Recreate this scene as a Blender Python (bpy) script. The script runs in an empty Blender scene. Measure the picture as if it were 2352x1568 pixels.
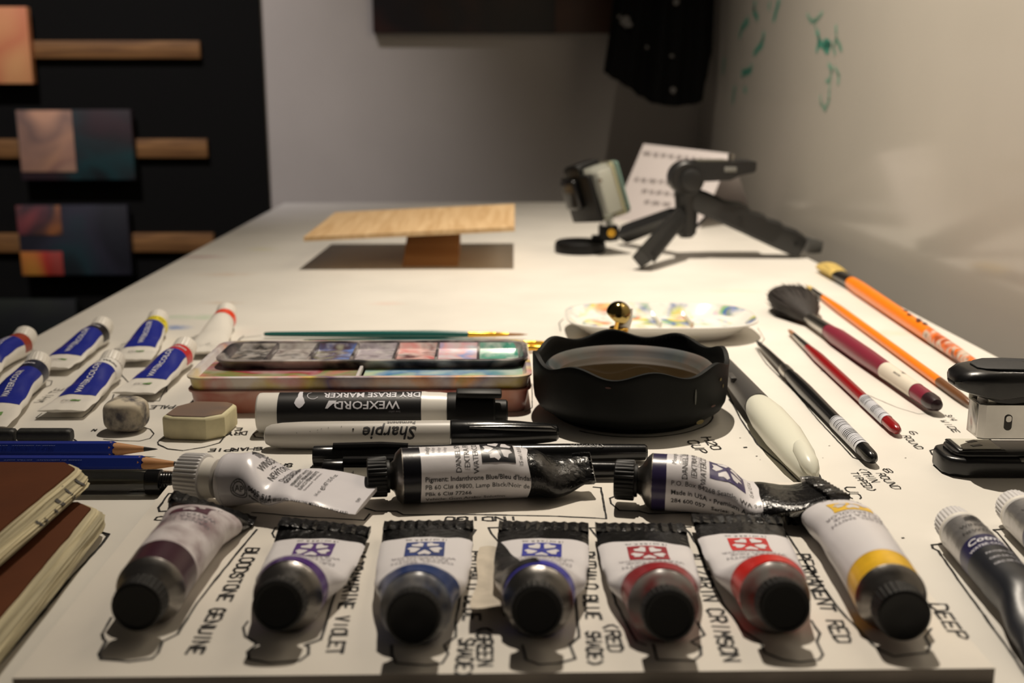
import bpy, bmesh, math, random
from mathutils import Vector, Matrix, noise
random.seed(7)
C = bpy.context.scene.collection
SC = bpy.context.scene

# ------------------------------------------------------------------ camera
F = 2519.0                       # focal length in pixels of the 2352 wide frame
CX, CY = 1176.0, 784.0
PITCH = math.radians(12.82)
YAW = math.radians(1.115)
EYE = Vector((0, 0, .162))       # table top is z = 0, metres
cam_d = bpy.data.cameras.new('camera')
cam = bpy.data.objects.new('camera', cam_d)
C.objects.link(cam)
cam.location = EYE
cam.rotation_euler = (math.pi/2 - PITCH, 0, -YAW)
cam_d.sensor_width = 36
cam_d.lens = F/2352*36
cam_d.clip_start = .01
cam_d.dof.use_dof = True
cam_d.dof.focus_distance = .475
cam_d.dof.aperture_fstop = 10.5
SC.camera = cam
ROT = cam.rotation_euler.to_matrix()

def ray(px, py):
    return ROT @ Vector(((px-CX)/F, -(py-CY)/F, -1.0))
def P(px, py, z=0.0):            # photo point -> point on the level z
    d = ray(px, py); k = (z-EYE.z)/d.z
    return EYE + d*k
def PY(px, py, y):               # photo point -> point on the vertical plane Y = y
    d = ray(px, py); return EYE + d*(y/d.y)
def PX(px, py, x):
    d = ray(px, py); return EYE + d*(x/d.x)

# ------------------------------------------------------------------ light and exposure
SC.view_settings.view_transform = 'Standard'
SC.view_settings.look = 'None'
SC.view_settings.exposure = 0.0
SC.view_settings.gamma = 1.0
SC.view_settings.use_curve_mapping = False
W = bpy.data.worlds.new('room_glow'); SC.world = W; W.use_nodes = True
W.node_tree.nodes['Background'].inputs[0].default_value = (1.0, .90, .80, 1)
W.node_tree.nodes['Background'].inputs[1].default_value = .026

def light(name, kind, loc, aim, power, col, **kw):
    d = bpy.data.lights.new(name, kind); d.energy = power; d.color = col
    for k, v in kw.items(): setattr(d, k, v)
    o = bpy.data.objects.new(name, d); C.objects.link(o)
    o.location = loc
    o.rotation_euler = (Vector(aim)-Vector(loc)).to_track_quat('-Z', 'Y').to_euler()
    return o
LAMP = Vector((.05, .84, 1.06))
light('desk_spot', 'SPOT', LAMP, (.57, .83, 0), 74, (1.0, .885, .735),
      spot_size=math.radians(116), spot_blend=1.0, shadow_soft_size=.007)
light('gallery_spot', 'SPOT', (-.72, .75, 1.75), (-.69, 1.88, .12), 118, (1.0, .92, .92),
      spot_size=math.radians(43), spot_blend=1.0, shadow_soft_size=.03)

# ------------------------------------------------------------------ colours and materials
def lin(c):
    return tuple(((v/255)/12.92 if v/255 <= .04045 else (((v/255)+.055)/1.055)**2.4) for v in c)
def col4(c): return (*lin(c), 1)
M = {}
def mat(name, rgb, rough=.5, metal=0, var=0, vscale=60, bump=0, bscale=200, trans=0, coat=0, spec=None, sss=0, ior=None, stretch=None):
    if name in M: return M[name]
    m = bpy.data.materials.new(name); m.use_nodes = True; M[name] = m
    nt = m.node_tree; b = nt.nodes['Principled BSDF']
    b.inputs['Base Color'].default_value = col4(rgb)
    b.inputs['Roughness'].default_value = rough
    b.inputs['Metallic'].default_value = metal
    b.inputs['Transmission Weight'].default_value = trans
    b.inputs['Coat Weight'].default_value = coat
    if ior: b.inputs['IOR'].default_value = ior
    if spec is not None: b.inputs['Specular IOR Level'].default_value = spec
    if sss:
        b.inputs['Subsurface Weight'].default_value = sss
        b.inputs['Subsurface Radius'].default_value = (.004, .004, .004)
        b.inputs['Subsurface Scale'].default_value = 1
    tc = nt.nodes.new('ShaderNodeTexCoord'); src = tc.outputs['Object']
    if stretch:
        mp = nt.nodes.new('ShaderNodeMapping'); mp.inputs['Scale'].default_value = stretch
        nt.links.new(src, mp.inputs['Vector']); src = mp.outputs['Vector']
    if var:
        n = nt.nodes.new('ShaderNodeTexNoise'); n.inputs['Scale'].default_value = vscale; n.inputs['Detail'].default_value = 5
        nt.links.new(src, n.inputs['Vector'])
        r = nt.nodes.new('ShaderNodeValToRGB')
        r.color_ramp.elements[0].position = .3; r.color_ramp.elements[1].position = .7
        r.color_ramp.elements[0].color = col4([max(0, v*(1-var)) for v in rgb])
        r.color_ramp.elements[1].color = col4([min(255, v*(1+var*.5)) for v in rgb])
        nt.links.new(n.outputs['Fac'], r.inputs['Fac']); nt.links.new(r.outputs['Color'], b.inputs['Base Color'])
    if bump:
        n2 = nt.nodes.new('ShaderNodeTexNoise'); n2.inputs['Scale'].default_value = bscale; n2.inputs['Detail'].default_value = 4
        nt.links.new(src, n2.inputs['Vector'])
        bp = nt.nodes.new('ShaderNodeBump'); bp.inputs['Strength'].default_value = bump; bp.inputs['Distance'].default_value = .001
        nt.links.new(n2.outputs['Fac'], bp.inputs['Height']); nt.links.new(bp.outputs['Normal'], b.inputs['Normal'])
    return m

def paint_mat(name, base, hues, scale=60, cover=.5, rough=.35, seed=0, stretch=(1, 1, 1), soft=.08, trans=0, dark=None):
    """base surface with dried smears of several paint colours"""
    if name in M: return M[name]
    m = mat(name, base, rough, trans=trans)
    nt = m.node_tree; b = nt.nodes['Principled BSDF']; L = nt.links.new
    tc = nt.nodes.new('ShaderNodeTexCoord'); mp = nt.nodes.new('ShaderNodeMapping')
    mp.inputs['Scale'].default_value = stretch; mp.inputs['Location'].default_value = (seed*1.7, seed*.9, seed*.3)
    L(tc.outputs['Object'], mp.inputs['Vector'])
    n = nt.nodes.new('ShaderNodeTexNoise'); n.inputs['Scale'].default_value = scale*.55; n.inputs['Detail'].default_value = 1.5
    n.inputs['Distortion'].default_value = .6
    L(mp.outputs['Vector'], n.inputs['Vector'])
    r = nt.nodes.new('ShaderNodeValToRGB'); e = r.color_ramp.elements
    k = len(hues)
    while len(e) < k: e.new(.5)
    for i, h in enumerate(hues):
        e[i].position = .26 + .48*i/max(1, k-1); e[i].color = col4(h)
    L(n.outputs['Fac'], r.inputs['Fac'])
    n2 = nt.nodes.new('ShaderNodeTexNoise'); n2.inputs['Scale'].default_value = scale; n2.inputs['Detail'].default_value = 4
    mp2 = nt.nodes.new('ShaderNodeMapping'); mp2.inputs['Location'].default_value = (5.3+seed, 1.1, 2.2); mp2.inputs['Scale'].default_value = stretch
    L(tc.outputs['Object'], mp2.inputs['Vector']); L(mp2.outputs['Vector'], n2.inputs['Vector'])
    r2 = nt.nodes.new('ShaderNodeValToRGB')
    t = .72 - .44*cover
    r2.color_ramp.elements[0].position = t-soft; r2.color_ramp.elements[1].position = t+soft
    L(n2.outputs['Fac'], r2.inputs['Fac'])
    mx = nt.nodes.new('ShaderNodeMixRGB'); mx.inputs[1].default_value = col4(base)
    L(r2.outputs['Color'], mx.inputs[0]); L(r.outputs['Color'], mx.inputs[2])
    L(mx.outputs['Color'], b.inputs['Base Color'])
    return m

def wood_mat(name, a, bcol, axis='x', scale=40, rough=.6):
    if name in M: return M[name]
    m = mat(name, a, rough)
    nt = m.node_tree; b = nt.nodes['Principled BSDF']; L = nt.links.new
    tc = nt.nodes.new('ShaderNodeTexCoord'); mp = nt.nodes.new('ShaderNodeMapping')
    mp.inputs['Scale'].default_value = {'x': (.06, 1, 1), 'y': (1, .06, 1), 'z': (1, 1, .06)}[axis]
    L(tc.outputs['Object'], mp.inputs['Vector'])
    n = nt.nodes.new('ShaderNodeTexNoise'); n.inputs['Scale'].default_value = scale*6; n.inputs['Detail'].default_value = 6
    n.inputs['Distortion'].default_value = .8
    L(mp.outputs['Vector'], n.inputs['Vector'])
    r = nt.nodes.new('ShaderNodeValToRGB'); r.color_ramp.elements[0].position = .35; r.color_ramp.elements[1].position = .68
    r.color_ramp.elements[0].color = col4(bcol); r.color_ramp.elements[1].color = col4(a)
    L(n.outputs['Fac'], r.inputs['Fac']); L(r.outputs['Color'], b.inputs['Base Color'])
    return m

def stain_mat(name, base, stains, rough=.45, wear=.04):
    """plain painted surface with a few shaped stains: (x, y, rx, ry, colour, strength)"""
    m = mat(name, base, rough)
    nt = m.node_tree; b = nt.nodes['Principled BSDF']; L = nt.links.new
    tc = nt.nodes.new('ShaderNodeTexCoord')
    n = nt.nodes.new('ShaderNodeTexNoise'); n.inputs['Scale'].default_value = 14; n.inputs['Detail'].default_value = 8
    L(tc.outputs['Object'], n.inputs['Vector'])
    r = nt.nodes.new('ShaderNodeValToRGB'); r.color_ramp.elements[0].position = .35; r.color_ramp.elements[1].position = .65
    r.color_ramp.elements[0].color = col4([v*(1-wear) for v in base]); r.color_ramp.elements[1].color = col4(base)
    L(n.outputs['Fac'], r.inputs['Fac'])
    cur = r.outputs['Color']
    nn = nt.nodes.new('ShaderNodeTexNoise'); nn.inputs['Scale'].default_value = 38; nn.inputs['Detail'].default_value = 7; nn.inputs['Distortion'].default_value = 1.0
    L(tc.outputs['Object'], nn.inputs['Vector'])
    for (x, y, rx, ry, c, s) in stains:
        mp = nt.nodes.new('ShaderNodeMapping'); mp.vector_type = 'TEXTURE'
        mp.inputs['Location'].default_value = (x, y, 0); mp.inputs['Scale'].default_value = (rx, ry, 1)
        L(tc.outputs['Object'], mp.inputs['Vector'])
        g = nt.nodes.new('ShaderNodeTexGradient'); g.gradient_type = 'SPHERICAL'; L(mp.outputs['Vector'], g.inputs['Vector'])
        mu = nt.nodes.new('ShaderNodeMath'); mu.operation = 'MULTIPLY'; L(g.outputs['Fac'], mu.inputs[0]); L(nn.outputs['Fac'], mu.inputs[1])
        mr = nt.nodes.new('ShaderNodeMapRange'); mr.inputs[1].default_value = .16; mr.inputs[2].default_value = .5; mr.inputs[4].default_value = s*.75
        L(mu.outputs[0], mr.inputs[0])
        mx = nt.nodes.new('ShaderNodeMixRGB'); L(mr.outputs[0], mx.inputs[0]); L(cur, mx.inputs[1]); mx.inputs[2].default_value = col4(c)
        cur = mx.outputs['Color']
    L(cur, b.inputs['Base Color'])
    return m

# ------------------------------------------------------------------ mesh building
class G:
    """collects faces; build() links them as one mesh object"""
    def __init__(s): s.v = []; s.f = []; s.m = []; s.k = 0
    def mat(s, k): s.k = k; return s
    def face(s, pts):
        i = len(s.v); s.v += [tuple(p) for p in pts]; s.f.append(tuple(range(i, i+len(pts)))); s.m.append(s.k)
    def rings(s, rings, cap0=True, cap1=True):
        n = len(rings[0]); i0 = len(s.v)
        for r in rings: s.v += [tuple(p) for p in r]
        for a in range(len(rings)-1):
            for j in range(n):
                k = (j+1) % n
                s.f.append((i0+a*n+j, i0+a*n+k, i0+(a+1)*n+k, i0+(a+1)*n+j)); s.m.append(s.k)
        if cap0: s.f.append(tuple(i0+j for j in reversed(range(n)))); s.m.append(s.k)
        if cap1: s.f.append(tuple(i0+(len(rings)-1)*n+j for j in range(n))); s.m.append(s.k)
    def grid(s, rows):
        i0 = len(s.v); n = len(rows[0])
        for r in rows: s.v += [tuple(p) for p in r]
        for a in range(len(rows)-1):
            for j in range(n-1):
                s.f.append((i0+a*n+j, i0+a*n+j+1, i0+(a+1)*n+j+1, i0+(a+1)*n+j)); s.m.append(s.k)
    def loft(s, st, n=24, pw=2.0, cap0=True, cap1=True):
        """along local x: stations (x, ry, rz, yc, zc)"""
        R = []
        for (x, ry, rz, yc, zc) in st:
            ring = []
            for j in range(n):
                a = 2*math.pi*j/n; ca, sa = math.cos(a), math.sin(a)
                ring.append((x, yc+ry*math.copysign(abs(ca)**(2/pw), ca), zc+rz*math.copysign(abs(sa)**(2/pw), sa)))
            R.append(ring)
        s.rings(R, cap0, cap1)
    def rod(s, pts, rad, n=12, flat=1.0, up=(0, 0, 1), pw=2.0):
        """along any path; rad one number or a list"""
        pts = [Vector(p) for p in pts]; R = []
        for i, p in enumerate(pts):
            d = (pts[min(i+1, len(pts)-1)]-pts[max(i-1, 0)]).normalized()
            u = Vector(up); u = u-d*u.dot(d)
            if u.length < 1e-4: u = Vector((1, 0, 0))-d*d.x
            u.normalize(); w = d.cross(u)
            r = rad[i] if isinstance(rad, (list, tuple)) else rad
            ring = []
            for j in range(n):
                a = 2*math.pi*j/n; ca, sa = math.cos(a), math.sin(a)
                ring.append(p+w*(r*flat*math.copysign(abs(ca)**(2/pw), ca))+u*(r*math.copysign(abs(sa)**(2/pw), sa)))
            R.append(ring)
        s.rings(R)
    def lathe(s, prof, n=32, c=(0, 0, 0), wob=None):
        """about z: profile (r, z), closed at r = 0 ends"""
        R = []
        for (r, z) in prof:
            ring = []
            for j in range(n):
                a = 2*math.pi*j/n
                rr, zz = (r, z) if not wob else wob(r, z, a)
                ring.append((c[0]+rr*math.cos(a), c[1]+rr*math.sin(a), c[2]+zz))
            R.append(ring)
        s.rings(R, True, True)
    def add_bm(s, bm, M4=None):
        i0 = len(s.v)
        bm.verts.ensure_lookup_table(); bm.verts.index_update()
        for v in bm.verts: s.v.append(tuple(M4 @ v.co if M4 else v.co))
        for f in bm.faces: s.f.append(tuple(i0+v.index for v in f.verts)); s.m.append(s.k)
        bm.free()
    def box(s, c, size, bev=0, seg=2, M4=None):
        bm = bmesh.new(); bmesh.ops.create_cube(bm, size=1)
        for v in bm.verts: v.co = Vector((v.co.x*size[0], v.co.y*size[1], v.co.z*size[2]))
        if bev: bmesh.ops.bevel(bm, geom=bm.edges[:], offset=bev, segments=seg, profile=.5, affect='EDGES')
        T = Matrix.Translation(Vector(c))
        s.add_bm(bm, T @ M4 if M4 else T)
    def prism(s, poly, z0, z1, bev=0, seg=2, M4=None):
        """plan polygon (x, y) raised from z0 to z1"""
        bm = bmesh.new()
        vs = [bm.verts.new((p[0], p[1], z0)) for p in poly]
        f = bm.faces.new(vs)
        if f.normal.z > 0 or True:
            r = bmesh.ops.extrude_face_region(bm, geom=[f])
            for v in r['geom']:
                if isinstance(v, bmesh.types.BMVert): v.co.z = z1
        bmesh.ops.recalc_face_normals(bm, faces=bm.faces[:])
        if bev:
            ed = [e for e in bm.edges if abs(e.verts[0].co.z-e.verts[1].co.z) < 1e-7]
            bmesh.ops.bevel(bm, geom=ed, offset=bev, segments=seg, profile=.5, affect='EDGES')
        s.add_bm(bm, M4)
    def build(s, name, mats, parent=None, smooth=35, loc=None, local=True):
        me = bpy.data.meshes.new(name)
        v = s.v
        if loc is not None and not local:
            v = [(p[0]-loc[0], p[1]-loc[1], p[2]-loc[2]) for p in v]
        me.from_pydata(v, [], s.f)
        for q in (mats if isinstance(mats, (list, tuple)) else [mats]): me.materials.append(q)
        me.polygons.foreach_set('material_index', s.m)
        bm = bmesh.new(); bm.from_mesh(me)
        bmesh.ops.remove_doubles(bm, verts=bm.verts[:], dist=1e-7)
        if s.__dict__.get('recalc', True): bmesh.ops.recalc_face_normals(bm, faces=bm.faces[:])
        bm.to_mesh(me); bm.free()
        if smooth:
            me.polygons.foreach_set('use_smooth', [True]*len(me.polygons))
            me.set_sharp_from_angle(angle=math.radians(smooth))
        o = bpy.data.objects.new(name, me); C.objects.link(o)
        if parent: o.parent = parent
        if loc is not None: o.location = loc
        return o

def tag(o, label=None, cat=None, group=None, kind=None):
    if label: o['label'] = label
    if cat: o['category'] = cat
    if group: o['group'] = group
    if kind: o['kind'] = kind
    return o
def thing(name, label, cat, loc, rotz=0, group=None, pitch=0):
    o = bpy.data.objects.new(name, None); C.objects.link(o)
    o.empty_display_size = .01
    o.location = loc; o.rotation_euler = (0, pitch, rotz)
    return tag(o, label, cat, group)

def roundrect(x0, x1, y0, y1, r, n=6):
    out = []
    for cx, cy, a0 in ((x1-r, y1-r, 0), (x0+r, y1-r, 90), (x0+r, y0+r, 180), (x1-r, y0+r, 270)):
        for i in range(n+1):
            a = math.radians(a0+90*i/n); out.append((cx+r*math.cos(a), cy+r*math.sin(a)))
    return out
def sm(keys, x):
    """smooth interpolation of (x, value) keys"""
    if x <= keys[0][0]: return keys[0][1]
    for (a, va), (b, vb) in zip(keys, keys[1:]):
        if x <= b:
            t = (x-a)/(b-a); t = t*t*(3-2*t); return va+(vb-va)*t
    return keys[-1][1]

# ------------------------------------------------------------------ lettering
_tc = {}
def text2d(s, size, bold=0.0, shear=0.0, sx=1.0):
    """printed letters as flat triangles, centred; metres"""
    key = (s, bold, shear)
    if key not in _tc:
        c = bpy.data.curves.new('t', 'FONT'); c.body = s; c.size = 1; c.resolution_u = 2; c.align_x = 'CENTER'; c.align_y = 'CENTER'
        c.offset = bold; c.shear = shear
        o = bpy.data.objects.new('t', c)
        me = o.to_mesh()
        me.calc_loop_triangles()
        vs = [v.co.copy() for v in me.vertices]
        tr = [[(vs[i].x, vs[i].y) for i in t.vertices] for t in me.loop_triangles]
        o.to_mesh_clear(); bpy.data.objects.remove(o); bpy.data.curves.remove(c)
        _tc[key] = tr
    return [[(x*size*sx, y*size) for x, y in t] for t in _tc[key]]
def fan(pts):
    cx = sum(p[0] for p in pts)/len(pts); cy = sum(p[1] for p in pts)/len(pts)
    return [[(cx, cy), pts[i], pts[(i+1) % len(pts)]] for i in range(len(pts))]
def rect2d(x0, x1, y0, y1): return [[(x0, y0), (x1, y0), (x1, y1)], [(x0, y0), (x1, y1), (x0, y1)]]
def shift(tr, dx, dy, rot=0, sc=1):
    c, s = math.cos(rot), math.sin(rot)
    return [[(dx+sc*(x*c-y*s), dy+sc*(x*s+y*c)) for x, y in t] for t in tr]
def refine(tr, mx):
    out = []
    for t in tr:
        a, b, c = t
        L = max(math.dist(a, b), math.dist(b, c), math.dist(c, a))
        if L <= mx: out.append(t); continue
        m = lambda p, q: ((p[0]+q[0])/2, (p[1]+q[1])/2)
        ab, bc, ca = m(a, b), m(b, c), m(c, a)
        out += refine([[a, ab, ca], [ab, b, bc], [ca, bc, c], [ab, bc, ca]], mx)
    return out
def stamp(g, tr, place, k, mx=.0014):
    """put flat triangles on a surface: place(x, y) -> point"""
    g.mat(k)
    for t in refine(tr, mx): g.face([place(x, y) for x, y in t])
def flower(size):
    """five notched petals and a small centre"""
    out = []
    for i in range(5):
        a = math.pi/2+i*2*math.pi/5; pts = []
        for (r, w) in ((.12, 0), (.22, -.34), (.38, -.43), (.47, -.25), (.40, 0), (.47, .25), (.38, .43), (.22, .34)):
            pts.append((size*r*math.cos(a+w*1.15), size*r*math.sin(a+w*1.15)))
        out += fan(pts)
    return out

HW = dict(A='00 26 40|12 32', B='00 06 36 45 43 33 03|33 42 41 30 00', C='45 36 16 05 01 10 30 41', D='00 06 26 45 41 20 00', E='40 00 06 46|03 33',
 F='00 06 46|03 33', G='45 36 16 05 01 10 30 41 43 23', H='00 06|40 46|03 43', I='20 26', L='06 00 40', M='00 06 23 46 40', N='00 06 40 46',
 O='16 05 01 10 30 41 45 36 16', P='00 06 36 45 44 33 03', R='00 06 36 45 44 33 03|23 40', S='45 36 16 05 04 13 33 42 41 30 10 01', T='06 46|26 20',
 U='06 01 10 30 41 46', V='06 20 46', W='06 10 23 30 46', Y='06 23 46|23 20', Z='06 46 00 40', X='00 46|06 40', K='00 06|46 03 40')
HW.update({'2': '05 16 36 45 44 00 40', '3': '05 16 36 45 44 33 13|33 42 41 30 10 01', '4': '30 36 02 42', '6': '36 16 04 01 10 30 41 42 33 13 02',
 '8': '13 04 05 16 36 45 44 33 13 02 01 10 30 41 42 33', '/': '00 46', '(': '36 14 12 30', ')': '16 34 32 10', '.': '20 21', ' ': ''})
class Ink:
    """hand drawn pen lines lying on a level surface"""
    def __init__(s, z): s.g = G(); s.g.recalc = False; s.z = z
    def line(s, pts, w=.0007, jit=.0002, closed=False):
        pts = [Vector((p[0], p[1])) for p in pts]
        if closed: pts.append(pts[0])
        fine = []
        for a, b in zip(pts, pts[1:]):
            n = max(1, int((b-a).length/.004))
            for i in range(n): fine.append(a.lerp(b, i/n))
        fine.append(pts[-1])
        if jit: fine = [p+Vector((random.uniform(-jit, jit), random.uniform(-jit, jit))) for p in fine]
        for a, b in zip(fine, fine[1:]):
            d = b-a
            if d.length < 1e-6: continue
            h = w/2*random.uniform(.8, 1.25); d.normalize(); q = Vector((-d.y, d.x))*h; e = d*h*.6
            s.g.face([(*(a-q-e), s.z), (*(b-q+e), s.z), (*(b+q+e), s.z), (*(a+q-e), s.z)])
    def px(s, pts, w=.0007, jit=.0002, sc=None):
        if sc: pts = [(sc[1]+x/sc[0], sc[2]+y/sc[0]) for x, y in pts]
        s.line([P(x, y, s.z) for x, y in pts], w, jit)
    def write(s, word, a, b, h, w=.0007, jit=.0002):
        """capitals whose baseline runs from photo point a to photo point b"""
        A = Vector(P(*a, s.z)[:2]); B = Vector(P(*b, s.z)[:2]); d = B-A; n = len(word)
        step = d.length/n; d.normalize(); u = Vector((-d.y, d.x))
        for i, ch in enumerate(word):
            sk = random.uniform(-.06, .06); hh = h*random.uniform(.92, 1.06)
            for st in HW.get(ch, '').split('|'):
                q = []
                for t in st.split():
                    x = int(t[0])/4*step*.74+sk*h*int(t[1])/6; y = int(t[1])/6*hh
                    q.append(A+d*(i*step+x)+u*y)
                if len(q) > 1: s.line(q, w, jit)

# ================================================================== the setting
TL, TR, TB, TF = -.310, .318, 1.655, .02      # table edges
WX, WY = .381, 2.03                           # right wall, back wall planes
FLOOR = -.75
g = G(); g.face([(-3, -1.5, FLOOR), (3, -1.5, FLOOR), (3, 3, FLOOR), (-3, 3, FLOOR)])
tag(g.build('floor', mat('floor_grey', (92, 86, 80), .6, var=.2, vscale=4)), kind='structure')
m_back = mat('back_wall_paint', (188, 182, 176), .7, var=.03, vscale=6)
g = G(); g.box((( -.405+WX+.06)/2, WY+.03, FLOOR+1.2), (WX+.06+.405, .06, 2.4))
tag(g.build('wall_back', m_back), kind='structure')
g = G(); g.box((-1.4525, WY+.029, FLOOR+1.2), (2.095, .08, 2.4))
tag(g.build('wall_left', mat('black_wall_paint', (9, 9, 8), .85, spec=.2)), kind='structure')
m_wall = mat('whiteboard_wall', (194, 188, 178), .14, var=.02, vscale=5, spec=.6)
g = G(); g.box((WX+.03, .2, FLOOR+1.2), (.06, 3.66, 2.4))
wall_right = tag(g.build('wall_right', m_wall), kind='structure')
# teal marker writing on the right wall
g = G(); g.recalc = False
def wline(pts, w=.006, k=0):
    q = [PX(1380+x/3.734, y/3.734, WX-.0004) for x, y in pts]; g.mat(k)
    for a, b in zip(q, q[1:]):
        d = (b-a); L = d.length; d.normalize(); s_ = Vector((0, -d.z, d.y))*w/2
        n = max(1, int(L/.006))
        for i in range(n):
            p0 = a.lerp(b, i/n); p1 = a.lerp(b, (i+1)/n); h = random.uniform(.6, 1.2)
            g.face([p0-s_*h-d*.001, p1-s_*h+d*.001, p1+s_*h+d*.001, p0+s_*h-d*.001])
for st in ([(1770, 120), (1790, 165), (1820, 185), (1860, 160), (1900, 105)], [(1835, 190), (1850, 300)], [(2015, 220), (2020, 330), (2065, 430)],
           [(1950, 550), (1985, 600), (1960, 690), (1930, 695)], [(2010, 580), (2040, 640), (2035, 715)], [(1960, 720), (1957, 850), (1925, 940), (1885, 880), (1880, 820)], [(2020, 330), (1990, 400), (2010, 460)]):
    wline(st, .006, 0)
for st in ([(1325, 10), (1310, 90), (1345, 160)], [(1265, 170), (1210, 240), (1190, 320)], [(1450, 20), (1440, 80)], [(1530, 0), (1480, 180)],
           [(1150, 740), (1130, 880)], [(1240, 750), (1235, 790)], [(1060, 500), (1045, 640)], [(1400, 280), (1385, 370), (1310, 465)], [(1295, 550), (1290, 600), (1210, 630)]):
    wline(st, .011, 1)
for st in ([(1860, 350), (1900, 385), (1940, 430), (1970, 380), (1930, 350), (1900, 400)], [(1860, 270), (1875, 350), (1850, 440)]):
    wline(st, .009, 1)
g.build('marker_writing', [mat('teal_marker_faint', (128, 170, 150), .5), mat('teal_marker', (84, 160, 140), .5)], wall_right, smooth=0)

# table
table = thing('table', 'white paint-stained studio table the art supplies are laid out on', 'table', (0, .84, FLOOR))
top = G(); top.box(((TL+TR)/2, (TB+TF)/2, -.0125), (TR-TL, TB-TF, .025), .0015, 2)
def tp(px, py): p = P(px, py); return p.x, p.y
st = []
for px, py, rx, ry, c, s in ((468, 590, .05, .02, (176, 120, 128), .75), (603, 572, .03, .02, (205, 200, 110), .6), (520, 630, .05, .02, (205, 170, 140), .5),
        (405, 752, .022, .016, (75, 120, 190), .9), (440, 728, .05, .02, (150, 190, 150), .7), (515, 695, .03, .012, (190, 150, 110), .5),
        (890, 697, .03, .015, (225, 170, 150), .5), (2030, 765, .03, .02, (235, 195, 150), .5), (1680, 668, .05, .02, (232, 205, 165), .35)):
    x, y = tp(px, py); st.append((x, y, rx, ry, c, s))
m_table = stain_mat('table_paint', (226, 222, 214), st, rough=.5)
o = top.build('tabletop', m_table, table); o.location = (0, -.84, -FLOOR)
for x in (TL+.04, TR-.04):
    for y in (TF+.06, TB-.06):
        q = G(); q.box((x, y, (FLOOR-.025)/2), (.04, .04, -FLOOR-.025), .002)
        l = q.build('leg', mat('table_leg', (60, 58, 55), .5), table); l.location = (0, -.84, -FLOOR)
tink = Ink(.00025)

# raised white board in front, with hand drawn outlines
BZ = .005
bc = [P(28, 1557, BZ), P(2286, 1534, BZ), P(1908, 1107, BZ), P(388, 1112, BZ)]
board = thing('drawing_board', 'thick white board in front carrying the black-capped paint tubes and pen outlines', 'board', (0, .35, 0))
g = G(); g.prism([(p.x, p.y-.35) for p in bc], .0002, BZ)
m_board = mat('board_paint', (222, 216, 206), .5, var=.025, vscale=30)
m_edge = mat('board_edge', (120, 112, 104), .7, var=.1, vscale=50)
ob = g.build('panel', [m_board, m_edge], board, smooth=0)
for p in ob.data.polygons:
    if abs(p.normal.z) < .5: p.material_index = 1
bink = Ink(BZ+.00015)

def on_black(px0, py0, px1, py1, y): return PY(px0, py0, y), PY(px1, py1, y)
YB = WY-.011
# wooden rails and canvases on the black wall
m_rail = wood_mat('rail_wood', (150, 108, 62), (104, 70, 36), 'x', 20)
def slab(px0, py0, px1, py1, y0, y1, bev=.001):
    a = PY(px0, py0, y0); b = PY(px1, py1, y0)
    g = G(); cx, cz = (a.x+b.x)/2, (a.z+b.z)/2
    g.box((0, 0, 0), (abs(b.x-a.x), y1-y0, abs(a.z-b.z)), bev)
    return g, (cx, (y0+y1)/2, cz)
for (x0, y0, x1, y1, lab) in ((-420, 93, 460, 134, 'brown wooden rail on the black wall, top one beside the orange canvas'),
                              (-420, 320, 477, 362, 'brown wooden rail on the black wall behind the pale and dark canvas'),
                              (-420, 538, 492, 578, 'brown wooden rail on the black wall, lowest one close above the table edge')):
    g, c = slab(x0, y0, x1, y1, YB-.012, YB)
    o = g.build('wooden_rail', m_rail, loc=c); tag(o, lab, 'rail', 'rails on the black wall')
def canvas(px, y0, y1, label, m1, paint):
    a = PY(px[0], y0, YB-.03); b = PY(px[1], y1, YB-.03); w = b.x-a.x; h = a.z-b.z
    t = thing('painted_canvas', label, 'painting', ((a.x+b.x)/2, YB-.012, b.z), 0, 'canvases on the black wall')
    g = G(); g.box((0, -.009, h/2), (w, .018, h), .001); g.build('canvas', m1, t)
    for (fx0, fx1, fz0, fz1, m2, k) in paint:
        q = G(); q.box((-w/2+w*(fx0+fx1)/2, -.0185-k*.0003, h*(fz0+fz1)/2), (w*(fx1-fx0), .0012, h*(fz1-fz0)), .0004)
        q.build('paint_layer', m2, t)
canvas((-230, 76), 15, 192, 'orange and peach canvas at the top of the black wall',
       paint_mat('peach_paint', (214, 150, 98), [(226, 168, 112), (206, 120, 84), (232, 178, 120), (190, 110, 70)], 9, .8, .6, 1, soft=.3), [])
canvas((34, 311), 252, 413, 'pale pink and dark teal canvas in the middle of the black wall',
       paint_mat('night_paint', (26, 26, 30), [(22, 24, 28), (24, 60, 64), (40, 38, 42), (52, 34, 40), (34, 36, 44)], 16, .9, .6, 3, soft=.2),
       [(.01, .49, .12, .99, paint_mat('flesh_paint', (176, 136, 116), [(196, 150, 122), (120, 96, 88), (184, 140, 112), (150, 112, 100), (206, 166, 136)], 18, .8, .6, 4, soft=.25), 0)])
canvas((36, 303), 472, 631, 'dark blue canvas with an orange and red corner, lowest bright one on the black wall',
       paint_mat('dusk_paint', (28, 30, 38), [(30, 34, 42), (26, 26, 36), (44, 44, 58), (30, 56, 62), (22, 22, 26)], 12, .9, .6, 6, soft=.3),
       [(.0, .40, .58, 1, paint_mat('ember_paint', (120, 70, 66), [(176, 110, 50), (134, 66, 70), (40, 44, 52), (190, 120, 60), (110, 80, 90)], 16, .85, .6, 8, soft=.2), 0),
        (.0, .38, 0, .34, paint_mat('fire_paint', (60, 66, 40), [(60, 90, 70), (196, 160, 60), (170, 40, 34), (120, 80, 70), (50, 60, 70)], 15, .9, .6, 9, soft=.2, stretch=(1, 1, .4)), 0)])
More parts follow.
